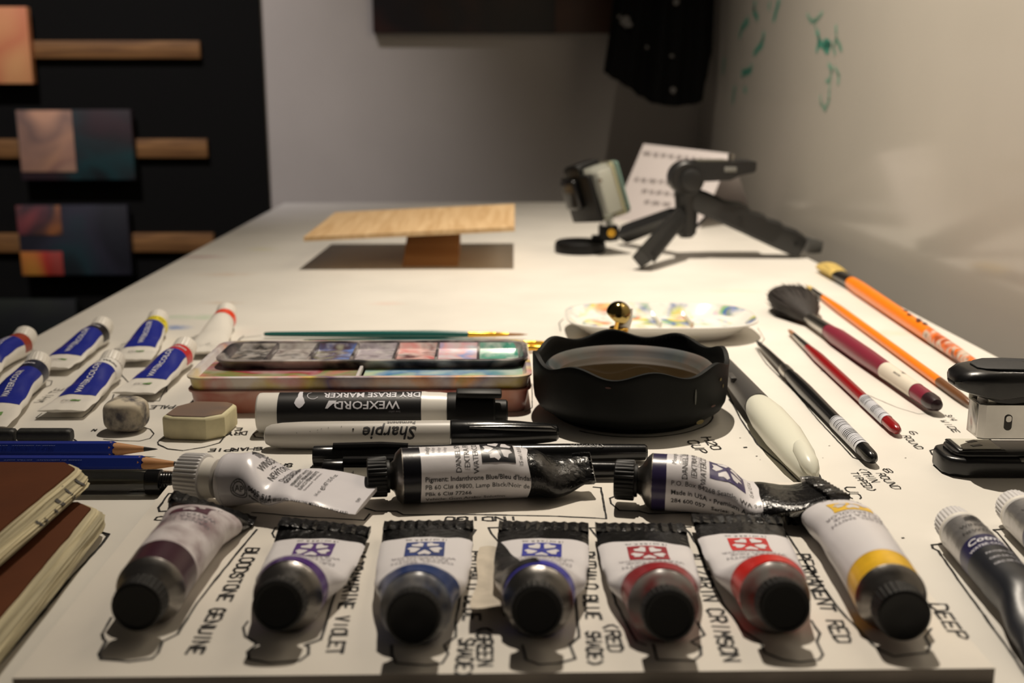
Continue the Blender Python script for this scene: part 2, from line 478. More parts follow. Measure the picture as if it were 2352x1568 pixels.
canvas((-120, 182), 690, 800, 'very dark green canvas low on the black wall behind the table edge',
       paint_mat('deep_green_paint', (24, 30, 28), [(22, 28, 28), (30, 44, 34), (20, 22, 26), (44, 52, 34)], 12, .8, .6, 11, soft=.3), [])
# painting on the back wall
a = PY(857, 76, WY-.02); b = PY(1425, 76, WY-.02)
t = thing('wall_painting', 'large dark painting with a brown right end on the grey back wall', 'painting', ((a.x+b.x)/2, WY-.001, a.z), math.radians(0))
w = b.x-a.x
g = G(); g.box((0, -.010, .19), (w, .020, .38), .001)
g.build('canvas', paint_mat('umber_paint', (24, 17, 14), [(22, 16, 14), (40, 24, 16), (26, 22, 24), (58, 34, 30), (18, 14, 14)], 12, .9, .5, 13, soft=.25), t)
g = G(); g.box((w*.365, -.0205, .19), (w*.26, .0012, .38), .0004)
g.build('paint_layer', paint_mat('sienna_paint', (76, 46, 30), [(84, 52, 34), (62, 36, 24), (96, 60, 38)], 10, .8, .5, 14, soft=.3), t)

# black apron hanging in the corner
pts = []
prof = [(1393, 165), (1420, 182), (1450, 200), (1480, 222), (1510, 238), (1545, 244), (1580, 240), (1608, 232), (1620, 190), (1636, 120)]
YA = 1.80
t = thing('apron', 'black cloth apron with pale paint spots hanging in the back corner', 'apron', PY(1515, 0, YA))
loc = t.location
edge = [(0, 0)]
def hemy(px): return sm([(p[0], p[1]) for p in prof], px)
front = []; back = []
n = 40; tpx = (1428, 1646)
for i in range(n+1):
    f = i/n; bx = 1393+(1636-1393)*f; txp = tpx[0]+(tpx[1]-tpx[0])*f
    fold = .010*math.sin(f*17)+.008*math.sin(f*31+1)+.03*math.sin(f*math.pi)
    rb = []; rf = []
    for j in range(15):
        v = j/14
        hy = hemy(bx); py = hy+(-300-hy)*v; px = bx+(txp-bx)*min(1, v*2.0)
        p = PY(px, py, YA); d = fold*(1-.35*v)
        rf.append(Vector((p.x, YA-d-.006, p.z))-loc); rb.append(Vector((p.x, YA+.05, p.z))-loc)
    front.append(rf); back.append(rb)
g = G(); g.rings([[*front[i], *reversed(back[i])] for i in range(n+1)])
g.build('cloth', mat('black_cloth', (7, 7, 7), .95, bump=.3, bscale=300, spec=.1), t, smooth=60)
for (px, py, r) in ((1432, 52, .010), (1440, 60, .006), (1420, 40, .005), (1538, 206, .006), (1535, 130, .004), (1545, 8, .006), (1480, 110, .003)):
    p = PY(px, py, YA)-loc
    f = (px-1393)/243
    y = -(.010*math.sin(f*17)+.008*math.sin(f*31+1)+.03*math.sin(f*math.pi))-.0085
    g = G(); g.recalc = False
    g.face([(p.x+r*.8*math.cos(a_*.7), y, p.z+r*random.uniform(.5, 1.1)*math.sin(a_*.7)) for a_ in range(9)])
    g.build('paint_spot', mat('paint_spot_grey', (84, 82, 80), .9, spec=.1), t, smooth=0)
g = G(); g.rod([(0, .05, .30), (0, .05, .40)], .004); g.rod([(0, .05, .40), (.0, WY-loc.y-.0005, .42)], .004)
g.build('hanging_loop', mat('black_cloth', (16, 16, 17)), t)

# ================================================================== paint tubes
K = mat('black_plastic', (9, 9, 9), .5, spec=.3)
TAIL = mat('black_tube_foil', (13, 13, 14), .24, bump=.5, bscale=420)
WHITE = mat('tube_label_white', (222, 219, 222), .32, bump=.12, bscale=160)
METAL = mat('bare_aluminium', (150, 146, 142), .33, metal=1, bump=.15, bscale=300)
PRINT = mat('print_black', (24, 23, 26), .5)
GREY_PRINT = mat('print_grey', (120, 116, 122), .5)
CAPW = mat('white_plastic', (222, 218, 210), .4)
CAPW2 = mat('white_ribbed_plastic', (206, 204, 204), .42)

def ell_a(b, per):
    lo, hi = b, per/2
    for _ in range(40):
        a = (lo+hi)/2; h = ((a-b)/(a+b))**2
        if math.pi*(a+b)*(1+3*h/(10+math.sqrt(4-3*h))) > per: hi = a
        else: lo = a
    return (lo+hi)/2
class Skin:
    """squeezed tube: round at the shoulder (s=0), flat at the crimp (s=1), constant girth"""
    def __init__(s, r, L, bkeys, lift=((0, 0), (1, 0)), ykeys=((0, 0), (1, 0)), tilt=((0, 0), (1, 0)), crump=.0004, seed=0, dents=(), pit=0, wk=((0, 1), (1, 1)), skew=0):
        s.skew = skew; s.pit = math.tan(pit); s.wk = wk
        s.r, s.L, s.bk, s.lift, s.yk, s.tl, s.cr, s.seed, s.dents = r, L, bkeys, lift, ykeys, tilt, crump, seed, dents
        s.cache = {}
    def sec(s, f):
        f = round(min(1, max(0, f)), 4)
        if f not in s.cache:
            b = s.r*sm(s.bk, f); a = ell_a(b, 2*math.pi*s.r) if b < s.r*.999 else s.r
            N = 96; arc = [0]; pv = (0, b)
            for i in range(1, N+1):
                p = (a*math.sin(math.pi*i/N), b*math.cos(math.pi*i/N)); arc.append(arc[-1]+math.dist(p, pv)); pv = p
            s.cache[f] = (a, b, [v/arc[-1] for v in arc])
        return s.cache[f]
    def phi(s, arc, t):
        t = abs(t); lo, hi = 0, len(arc)-1
        while hi-lo > 1:
            m = (lo+hi)//2
            if arc[m] <= t: lo = m
            else: hi = m
        return math.pi*(lo+(t-arc[lo])/max(1e-9, arc[hi]-arc[lo]))/(len(arc)-1)
    def pt(s, f, t, off=0):
        """f along 0..1, t around -1..1 from the top (plus = local +y)"""
        t = (t+1) % 2-1
        a, b, arc = s.sec(f); ph = s.phi(arc, t)*(1 if t >= 0 else -1)
        y, z = a*math.sin(ph)*sm(s.wk, f), b*math.cos(ph)
        nv = Vector((0, math.sin(ph)/a, math.cos(ph)/b)).normalized()
        q = sm(((0, 0), (.15, .1), (.5, .6), (1, 1)), f)
        w = s.cr*q*(noise.noise(Vector((f*9+s.seed, t*4, s.seed*.37)))+.5*noise.noise(Vector((f*23, t*9+s.seed, 3))))
        for (df, dt, rad, dep) in s.dents:
            d2 = ((f-df)*s.L/s.r/rad)**2+((t-dt)*math.pi/rad)**2
            w -= dep*math.exp(-d2)
        p = Vector((f*s.L, y, z))+nv*(off+w)
        tw = sm(s.tl, f)
        if tw:
            c, sn = math.cos(tw), math.sin(tw); p = Vector((p.x, p.y*c-p.z*sn, p.y*sn+p.z*c))
        if s.skew: p.x += s.skew*y*f*f
        p.y += sm(s.yk, f)
        ext = b if not tw else max(abs(b*math.cos(tw)), math.hypot(a*math.sin(tw), b*math.cos(tw)))
        if s.pit and f < .3: p.x += z*s.pit*(1-f/.3)**1.5
        p.z += ext+sm(s.lift, f)+s.cr*.8*q
        return p
    def axis_z(s, f):
        return (s.pt(f, 0).z+s.pt(f, 1).z)/2
    def shell(s, g, f0, f1, off=0, t0=-1, t1=1, nt=48, step=.0022, e0=None, e1=None):
        ns = max(2, int((f1-f0)*s.L/step)); closed = t1-t0 >= 1.999
        rows = []
        for i in range(ns+1):
            u = i/ns; row = []
            for j in range(nt if closed else nt+1):
                t = t0+(t1-t0)*j/nt
                a = f0+(e0(t) if e0 else 0); b = f1+(e1(t) if e1 else 0)
                row.append(s.pt(a+(b-a)*u, t, off))
            rows.append(row)
        if closed: g.rings(rows, False, False)
        else: g.grid(rows)
    def place(s, f0, q0, mode, off):
        """print mapping; q measured round the girth in metres from the top"""
        hp = math.pi*s.r
        if mode == 'cap': return lambda x, y: s.pt(f0-y/s.L, (q0+x)/hp, off)      # letters' top towards the cap
        if mode == 'along': return lambda x, y: s.pt(f0+x/s.L, (q0+y)/hp, off)    # reads cap -> tail
        if mode == 'rev': return lambda x, y: s.pt(f0-x/s.L, (q0-y)/hp, off)      # reads tail -> cap
        if mode == 'tail': return lambda x, y: s.pt(f0+y/s.L, (q0-x)/hp, off)

def ridged(prof, n, depth, ztop, zbot):
    def w(r, z, a):
        if zbot <= z <= ztop and r > .3*prof: return (r-depth*(1 if math.cos(a*n) > 0 else 0), z)
        return (r, z)
    return w
def cap_along(g, st, n, ridge=0, nr=0, c=(0, 0, 0), rid=(0, 0)):
    """cap turned about local x: stations (x, r); ridges between rid[0]..rid[1]"""
    R = []; N = nr*4 if nr else n
    for (x, r) in st:
        ring = []
        for j in range(N):
            a = 2*math.pi*j/N; rr = r
            if nr and rid[0]-1e-9 <= x <= rid[1]+1e-9 and (j % 4) < 2: rr = r-ridge
            ring.append((c[0]+x, c[1]+rr*math.cos(a), c[2]+rr*math.sin(a)))
        R.append(ring)
    g.rings(R)

def tip(g, pit, zc):
    c, n = math.cos(pit), math.sin(pit)
    g.v = [(x*c+(z-zc)*n, y, zc-x*n+(z-zc)*c) for x, y, z in g.v]
def wavy(amp, seed, k=3.0):
    return lambda t: amp*noise.noise(Vector((t*k, seed, .5)))

def tube_frame(pc, pt_, zc):
    u = Vector((pt_.x-pc.x, pt_.y-pc.y, 0)); L = u.length; u.normalize()
    return u, L, math.atan2(u.y, u.x)

def paint_tube(label, pcap, ptail, z0, r, colour, cat='paint tube', group=None, bkeys=None, band=(.0, .13), lab=(.13, .76), emblem=None,
               shade=None, lines=True, seed=0, name='paint_tube', capr=.0076, capl=.0088, yk=None, tilt=None, lift=None, dents=(), vol=True, crump=.0004, flap=None, extra=None, crimp=True, cone=.005, tailmat=None, wear=True, pit=0, wk=((0, 1), (1, 1)), shm=None, labm=None, skew=0, eoff=.0116, lk=3, q0=0):
    """wide-shouldered tube with a black screw cap; pcap = photo point of the cap's outer face, ptail = of the crimp"""
    capface = P(*pcap, z0+r+(cone+capl)*math.sin(pit)); tailp = P(*ptail, z0+(.004 if not lift else lift[-1][1]+.002))
    u, L0, head = tube_frame(capface, tailp, 0)
    sh = (cone+.0005+capl)*math.cos(pit)
    L = L0-sh; o = capface+u*sh
    t = thing(name, label, cat, (o.x, o.y, z0), head, group)
    bkeys = bkeys or ((0, 1), (.18, .98), (.55, .66), (.85, .24), (1, .13))
    sk = Skin(r, L, bkeys, lift or ((0, 0), (1, 0)), yk or ((0, 0), (1, 0)), tilt or ((0, 0), (1, 0)), seed=seed, dents=dents, crump=crump, pit=pit, wk=wk, skew=skew)
    g = G(); sk.shell(g, 0, 1, 0); g.f.append(tuple(range(len(g.v)-48, len(g.v)))); g.m.append(0)
    g.build('tube_body', tailmat or TAIL, t, smooth=50)
    # colour band and printed label, thin sleeves round the body
    if colour:
        cm = mat('tube_colour_%d_%d_%d' % colour, colour, .3, bump=.1, bscale=160, var=.12, vscale=120)
        g = G(); sk.shell(g, band[0]+.002, band[1]+.012, .00012, e0=wavy(.006, seed+3) if wear else None); g.build('colour_band', cm, t, smooth=60)
    g = G(); g.recalc = False; mats = [labm or WHITE, PRINT, mat('tube_colour_%d_%d_%d' % (emblem or (20, 20, 24)), emblem or (20, 20, 24), .35, var=.12, vscale=120), GREY_PRINT]
    f0, f1 = lab
    e1 = wavy(.02, seed+9)
    sk.shell(g, f0, f1, .00018, e0=wavy(.006, seed+5), e1=e1)
    mid = (f0+f1)/2
    if emblem:
        fe = f1-eoff/L
        stamp(g, rect2d(-.0066, .0066, -.0066, .0066), sk.place(fe, q0, 'cap', .00034), 2)
        fl = flower(.0126)
        stamp(g, fl, sk.place(fe, q0, 'cap', .00046), 0)
        g2 = [[(.0007*math.cos(a+k), .0007*math.sin(a+k)) for k in (0, 2.1, 4.2)] for a in (0, 1)]
        stamp(g, g2, sk.place(fe, q0, 'cap', .0005), 2)
    if vol: stamp(g, text2d('15 ml / 0.5 fl. oz.', .0022), sk.place(f1-.0028/L, q0, 'cap', .00034), 1, .0009)
    if lines:
        for i, s_ in enumerate(('DANIEL SMITH', 'EXTRA FINE', 'WATERCOLOR')):
            stamp(g, text2d(s_, .0031), sk.place(f1-(eoff+.0156-.0034*i)/L, q0, 'cap', .00034), lk, .0009)
    if shade:
        for i, s_ in enumerate(shade):
            stamp(g, text2d(s_, .0024 if i == 0 else .0017, shear=.2 if i == 0 else 0), sk.place(f0+(.0028+.0023*i)/L, .001+q0, 'cap', .00034), 1 if i == 0 else 3, .0009)
    if extra: extra(g, sk, L)
    g.build('label', mats, t, smooth=60)
    if flap: flap(t, sk, L)
    # crimped end
    if crimp:
        a, b, _ = sk.sec(1); a *= sm(wk, 1); pe = sk.pt(1, 0); tw = sm(sk.tl, 1)
        g = G(); n = 26; rows = []
        for i in range(n+1):
            y = -a+2*a*i/n; w = .0003*math.sin(i*2.3+seed)
            rows.append((y, w))
        cs = ((-.001, -.0011), (.0052, -.0012), (.0058, 0), (.0052, .0014), (.001, .0016), (-.002, .0011))
        R = []
        zc = sk.axis_z(1); yc = sm(sk.yk, 1); c, s_ = math.cos(tw), math.sin(tw)
        for (y, w) in rows:
            R.append([(L+x-.004+skew*y, yc+y*c-(z+w)*s_, max(.0002, zc+y*s_+(z+w)*c)) for x, z in cs])
        g.rings(R); g.build('crimp', tailmat or TAIL, t, smooth=30)
    # shoulder, neck and cap
    zc = sk.axis_z(0)
    g = G(); g.loft([(.0008, r*1.0, r*1.0, 0, zc), (0, r*1.02, r*1.02, 0, zc), (-.0006, r*.985, r*.985, 0, zc), (-.0022, r*.84, r*.84, 0, zc), (-cone*.75, r*.58, r*.58, 0, zc), (-cone-.001, r*.42, r*.42, 0, zc), (-cone-.002, r*.42, r*.42, 0, zc)], 40)
    tip(g, pit, zc); g.build('shoulder', shm or METAL, t, smooth=40)
    g = G(); x0 = -cone-.0005; x1 = x0-capl
    cap_along(g, [(x0, capr*.62), (x0, capr*.8), (x0-.001, capr*.82), (x0-.0012, capr*.97), (x0-.0016, capr), (x1+.0012, capr*.985), (x1+.0004, capr*.95), (x1, capr*.86), (x1+.0004, capr*.78), (x1+.0006, capr*.3)], 48, .00035, 30, (0, 0, zc), (x1+.0012, x0-.0016))
    tip(g, pit, zc); g.build('cap', K, t, smooth=30)
    return t, sk, L

mat_red = paint_mat('red_streaked_aluminium', (132, 126, 122), [(130, 44, 44), (150, 70, 66), (96, 66, 66)], 100, .34, .3, 9, soft=.12)
GD = 'black-capped paint tubes in a row along the front of the board'
RD = .0103
def scraps(cols, n, f0, f1, seed):
    def fn(g, sk, L): pass
    return fn
full = ((0, 1), (.2, 1), (.6, .86), (.8, .6), (1, .13))
flat = ((0, 1), (.10, .94), (.36, .45), (.62, .26), (1, .12))
LF = ((0, 0), (.35, .001), (.7, .002), (1, .0035))
paint_tube('leftmost black-capped tube in the front row, maroon band, tail under the white tube', (312, 1395), (492, 1178), BZ, RD, (62, 34, 46), emblem=(88, 52, 66), group=GD, bkeys=full, seed=1, pit=.10,
           tilt=((0, 0), (.6, 0), (1, .35)), lab=(.17, .80), band=(0, .17), labm=paint_mat('smudged_label', (210, 204, 206), [(150, 136, 138), (120, 92, 100), (176, 168, 168)], 90, .42, .4, 2, soft=.15))
paint_tube('black-capped tube with purple flower emblem, second from left in the front row', (637, 1393), (748, 1212), BZ, RD, (78, 44, 120), emblem=(84, 50, 124), group=GD, seed=2, bkeys=flat, pit=.26, lift=LF, lab=(.10, .80), band=(0, .1), tilt=((0, 0), (.7, 0), (1, .12)))
paint_tube('black-capped tube with deep blue streaked shoulder and blue flower emblem in the front row', (948, 1422), (985, 1203), BZ, RD, (28, 54, 108), emblem=(48, 66, 128), group=GD, seed=3, bkeys=flat, pit=.26, lift=LF, lab=(.20, .80), band=(0, .21), capr=.0079, shm=paint_mat('blue_smeared_aluminium', (140, 138, 136), [(20, 40, 90), (30, 70, 130), (16, 24, 56), (60, 90, 130)], 90, .5, .3, 4, soft=.12))
def torn(t, sk, L):
    # bare black wedge where the label is folded back
    g = G(); g.recalc = False
    sk.shell(g, .05, .80, .00055, t0=-.02, t1=.48, nt=20, e1=lambda t: -.75*(1-((t+.02)/.5))**1.1+.0)
    g.build('folded_foil', TAIL, t, smooth=60)
paint_tube('black-capped tube with bright blue flower emblem and torn label, fourth in the front row', (1233, 1405), (1249, 1206), BZ, RD, (66, 64, 168), emblem=(56, 62, 164), group=GD, seed=4, bkeys=flat, pit=.26, lift=LF, lab=(.10, .78), band=(0, .1), flap=torn)
paint_tube('black-capped tube with dark red band and dark red flower emblem in the front row', (1538, 1415), (1470, 1209), BZ, RD, (150, 34, 42), emblem=(160, 40, 52), group=GD, seed=5, bkeys=flat, pit=.26, lift=LF, lab=(.16, .76), band=(0, .16), shm=paint_mat('red_smeared_aluminium', (132, 126, 122), [(110, 40, 44), (140, 60, 60), (90, 60, 60)], 110, .28, .3, 6, soft=.12))
paint_tube('black-capped tube with bright red band and red flower emblem beside the yellow-banded tube', (1803, 1395), (1690, 1190), BZ, RD, (206, 40, 34), emblem=(206, 44, 44), group=GD, seed=6, bkeys=flat, pit=.26, lift=LF, lab=(.15, .76), band=(0, .15), shm=mat_red)
paint_tube('black-capped tube with yellow band and yellow flower, right end of the front row', (2078, 1415), (1905, 1176), BZ, RD, (232, 184, 40), emblem=(240, 196, 70), group=GD, bkeys=((0, 1), (.2, 1), (.6, .9), (.8, .72), (.92, .4), (1, .13)), seed=7, pit=.08, eoff=.0150, lab=(.13, .84), band=(0, .13), capr=.0079, wear=False)

# ---- three tubes lying across behind the front row
def indigo_print(g, sk, L):
    for i, s_ in enumerate(('Pigment: Indanthrone Blue/Bleu d\'Indanthrène', 'PB 60 CI# 69800, Lamp Black/Noir de Fumée', 'PBk 6 CI# 77266', 'Vehicle: Gum Arabic Solution')):
        tr = text2d(s_, .0026, bold=.012 if i == 0 else 0)
        x0 = min(p[0] for t_ in tr for p in t_)
        stamp(g, [[(x-x0, y) for x, y in t_] for t_ in tr], sk.place(.115, -.0152-.0031*i, 'along', .00034), 1, .0009)
paint_tube('black-capped tube with black body and white label, lying across between the two pale label tubes', (843, 1096), (1352, 1108), BZ, .0107, (12, 12, 20), emblem=(20, 20, 26), seed=12, lk=1, q0=-.0030, lab=(.095, .655), band=(0, .1),
           shade=('Indigo', 'Indigo', 'Indigo', 'Indigo'), extra=indigo_print, bkeys=((0, 1), (.5, .98), (.7, .86), (.82, .6), (1, .2)), tilt=((0, 0), (.7, 0), (1, .62)), wk=((0, 1), (.72, 1), (1, .42)), capr=.0079, group='tubes lying across behind the front row', wear=False, cone=.0042)
def moon_print(g, sk, L):
    for i, (s_, b_) in enumerate((('P.O. Box 84268 Seattle, WA 98124 • www.danielsmith.com', 0), ('Made in USA • Premium Artist Grade • 800-426-7923', .01), ('284 600 057   Series: 2   Lightfastness: I', .01))):
        tr = text2d(s_, .0025, bold=b_); x0 = min(p[0] for t_ in tr for p in t_)
        stamp(g, [[(x-x0, y) for x, y in t_] for t_ in tr], sk.place(.115, -.0132-.0034*i, 'along', .00034), 1, .0009)
paint_tube('black-capped tube with dark violet band, lying across at the right of the board', (1412, 1100), (1905, 1130), BZ, .0107, (46, 38, 74), emblem=(58, 50, 100), seed=15, lk=1, q0=-.0015, skew=-.22, lab=(.085, .60), band=(0, .09),
           shade=('Moonglow', 'Clair de Lune', 'Silbermond', 'Brillo lunar', 'Chiaro di luna'), extra=moon_print, bkeys=((0, 1), (.2, 1), (.4, .82), (.6, .4), (.8, .17), (1, .12)), capr=.0079, lift=((0, 0), (.5, 0), (.8, .005), (1, .0085)), tilt=((0, 0), (.4, .06), (1, -.16)), group='tubes lying across behind the front row', wear=False, cone=.005)

def emblem_beast():
    """small crowned beast crest: shield with bars, head, mane and tail strokes"""
    tr = []
    for i in range(7): tr += rect2d(-.0020+i*.00062, -.0020+i*.00062+.00036, -.0018, .0002+.0004*math.sin(i*.6))
    tr += fan([(-.0024, .0004), (-.0014, .0012), (.0004, .0016), (.0022, .0008), (.0018, 0), (0, .0004)])
    tr += fan([(.0004, .0012), (.0012, .0028), (.0022, .0026), (.0024, .0014), (.0016, .0008)])
    for a in range(12):
        q = 2.6+a*.28
        tr += shift(rect2d(-.0004, .0004, -.00014, .00014), .0012+.0019*math.cos(q), -.0008+.0018*math.sin(q), q+1.57)
    for k in range(3): tr += shift(rect2d(0, .0017, -.00013, .00013), .002, .0016-.0007*k, .5-.35*k)
    return tr
def ring2d(r0, r1, a0=0, a1=2*math.pi, n=28):
    out = []
    for i in range(n):
        p, q = a0+(a1-a0)*i/n, a0+(a1-a0)*(i+1)/n
        A, B, Cc, D = [(r*math.cos(x), r*math.sin(x)) for r, x in ((r0, p), (r1, p), (r1, q), (r0, q))]
        out += [[A, B, Cc], [A, Cc, D]]
    return out
# white gouache tube
def gouache():
    r = .0103; z0 = BZ
    cf = P(418, 1086, z0+r+.001); tl = P(851, 1152, z0+.006); u, L0, head = tube_frame(cf, tl, 0)
    sh = .0200; L = L0-sh; o = cf+u*sh
    t = thing('paint_tube', 'white tube with ribbed white cap lying across the board above the leftmost front tube', 'paint tube', (o.x, o.y, z0), head, 'tubes lying across behind the front row')
    sk = Skin(r, L, ((0, 1), (.12, .98), (.42, .40), (.62, .14), (1, .09)), ((0, 0), (.35, .004), (.6, .009), (1, .0065)), tilt=((0, 0), (1, .06)), seed=21, crump=.00035)
    W2 = mat('gouache_tube_white', (218, 215, 220), .26, bump=.08, bscale=120)
    g = G(); sk.shell(g, 0, 1, 0); g.f.append(tuple(range(len(g.v)-48, len(g.v)))); g.m.append(0); g.build('tube_body', W2, t, smooth=60)
    g = G(); g.recalc = False; o2 = .00025; pl = lambda f, q: sk.place(f, q, 'cap', o2)
    stamp(g, [[(x*1.25, y*1.25) for x, y in tr] for tr in emblem_beast()], pl(.19, .0035), 0, .0008)
    stamp(g, text2d('WINSOR', .0035), pl(.275, .002), 0, .0009)
    stamp(g, rect2d(-.002, -.0004, -.0001, .0001)+rect2d(.0008, .0024, -.0001, .0001)+text2d('&', .0014), pl(.312, .002), 0)
    stamp(g, text2d('NEWTON', .0035), pl(.35, .002), 0, .0009)
    stamp(g, text2d('Designers', .0036, shear=.35, sx=.85), pl(.415, .001), 0, .0009)
    stamp(g, text2d('GOUACHE™', .0026, bold=.03), pl(.462, .001), 0, .0009)
    for i, s_ in enumerate(('PERMANENT WHITE', 'BLANC PERMANENT', 'BLANCO PERMANENTE')): stamp(g, text2d(s_, .0019, bold=.012, sx=.9), pl(.515+.03*i, 0), 0, .0009)
    stamp(g, text2d('Permanence A   Series/Série 1', .0014), pl(.605, 0), 0, .0009)
    stamp(g, text2d('14 ml', .0020)+shift(text2d('e', .0040), .0042, 0)+shift(text2d('0.47 US fl oz', .0026), .0120, 0), pl(.70, -.009), 0, .0009)
    stamp(g, text2d('EXP', .002), pl(.96, -.006), 0, .0009)
    # safety seal and code on the near side
    seal = ring2d(.0026, .0029)+ring2d(.0036, .0039)+shift(text2d('AP', .0036), 0, 0)
    for i, ch in enumerate('CL ACMI NON'):
        a = math.radians(190-20*i); seal += shift(text2d(ch, .0011), .0032*math.cos(a), .0032*math.sin(a), a-math.pi/2)
    stamp(g, seal, sk.place(.17, -.0165, 'along', o2), 0, .0008)
    stamp(g, text2d('0605 512', .0027, bold=.02), sk.place(.33, -.0148, 'along', o2), 0, .0008)
    stamp(g, text2d('Paper S', .0020, bold=.02), sk.place(.30, -.0178, 'along', o2), 0, .0008)
    stamp(g, text2d('ALL RIGHTS RESERVED  HARROW MIDDLESEX ENGLAND', .0015, bold=.02), sk.place(.62, -.0162, 'along', o2), 0, .0008)
    g.build('printing', PRINT, t, smooth=0)
    zc = sk.axis_z(0)
    g = G(); g.loft([(.0006, r*1.01, r*1.01, 0, zc), (-.0006, r*1.005, r*1.005, 0, zc), (-.0018, r*.93, r*.93, 0, zc), (-.003, r*.72, r*.72, 0, zc), (-.0036, r*.55, r*.55, 0, zc)], 36); g.build('shoulder', W2, t)
    g = G(); g.loft([(-.0032, .0052, .0052, 0, zc), (-.0045, .0052, .0052, 0, zc)], 28); g.build('neck', METAL, t)
    g = G(); cap_along(g, [(-.0045, .0070), (-.0047, .0076), (-.0085, .0079), (-.0095, .0080)], 40, c=(0, 0, zc)); g.build('collar', CAPW, t)
    g = G(); cap_along(g, [(-.0093, .0082), (-.0096, .0090), (-.0105, .0094), (-.0185, .0091), (-.0195, .0086), (-.0198, .0074)], 40, .0006, 34, (0, 0, zc), (-.0190, -.0100)); g.build('cap', CAPW2, t, smooth=25)
gouache()

# ---- dark watercolour tubes with white caps at the right edge
def cotman(pc, pt_, label, seed):
    r = .0077; z0 = 0
    cf = P(*pc, z0+r); tl = P(*pt_, z0+.003); u, L0, head = tube_frame(cf, tl, 0); L = .092; o = cf+u*.012
    t = thing('paint_tube', label, 'paint tube', (o.x, o.y, z0), head, 'white-capped dark tubes at the right edge')
    sk = Skin(r, L, ((0, 1), (.55, .97), (.8, .6), (1, .12)), seed=seed, crump=.0004)
    SIL = mat('silver_foil_label', (168, 166, 166), .28, metal=.75, bump=.3, bscale=260)
    NAVY = mat('navy_print', (34, 32, 74), .35); DARK = mat('payne_grey_print', (25, 28, 36), .38, bump=.05, bscale=200); TXT = mat('print_white', (214, 214, 222), .45)
    g = G(); sk.shell(g, 0, 1, 0); g.f.append(tuple(range(len(g.v)-48, len(g.v)))); g.m.append(0); g.build('tube_body', mat('tube_pearl_white', (200, 198, 196), .3, metal=.2), t, smooth=60)
    g = G(); g.recalc = False
    g.mat(0); sk.shell(g, .015, .23, .00012, -.62, .62, 36)
    g.mat(1); sk.shell(g, .20, .32, .00020, -.68, .68, 36, e0=lambda t: .03*abs(t))
    g.mat(2); sk.shell(g, .30, .93, .00026, -.74, .74, 36)
    pl = lambda f, q=0: sk.place(f, q, 'cap', .0004)
    stamp(g, emblem_beast(), pl(.055), 3, .0008)
    stamp(g, text2d('WINSOR', .0027), pl(.115), 3, .0008); stamp(g, text2d('NEWTON', .0027), pl(.165), 3, .0008)
    stamp(g, text2d('Cotman', .0046, bold=.02, shear=.25), pl(.245), 4, .0008); stamp(g, text2d('WATER COLOURS', .0020, bold=.02), pl(.290), 4, .0008)
    for i, s_ in enumerate(("PAYNE'S GRAY", 'GRIS DE PAYNE', 'GRIS DE PAYNE')): stamp(g, text2d(s_, .0017), pl(.355+.042*i, .001), 4, .0008)
    g.build('label', [SIL, NAVY, DARK, PRINT, TXT], t, smooth=60)
    zc = sk.axis_z(0)
    g = G(); cap_along(g, [(.0008, .0074), (-.0004, .0078), (-.0018, .0077), (-.0028, .0066)], 40, c=(0, 0, zc)); g.build('collar', CAPW, t)
    g = G(); cap_along(g, [(-.0024, .0062), (-.0026, .0068), (-.0034, .0070), (-.0105, .0066), (-.0115, .006), (-.0118, .005)], 40, .0004, 28, (0, 0, zc), (-.0108, -.0030)); g.build('cap', CAPW2, t, smooth=25)
cotman((2184, 1196), (2480, 1560), 'dark grey-blue tube with white ribbed cap lying at the right edge, nearest the front', 31)
cotman((2322, 1158), (2640, 1500), 'white-capped silver tube mostly cut off by the right edge, behind the dark grey-blue one', 32)

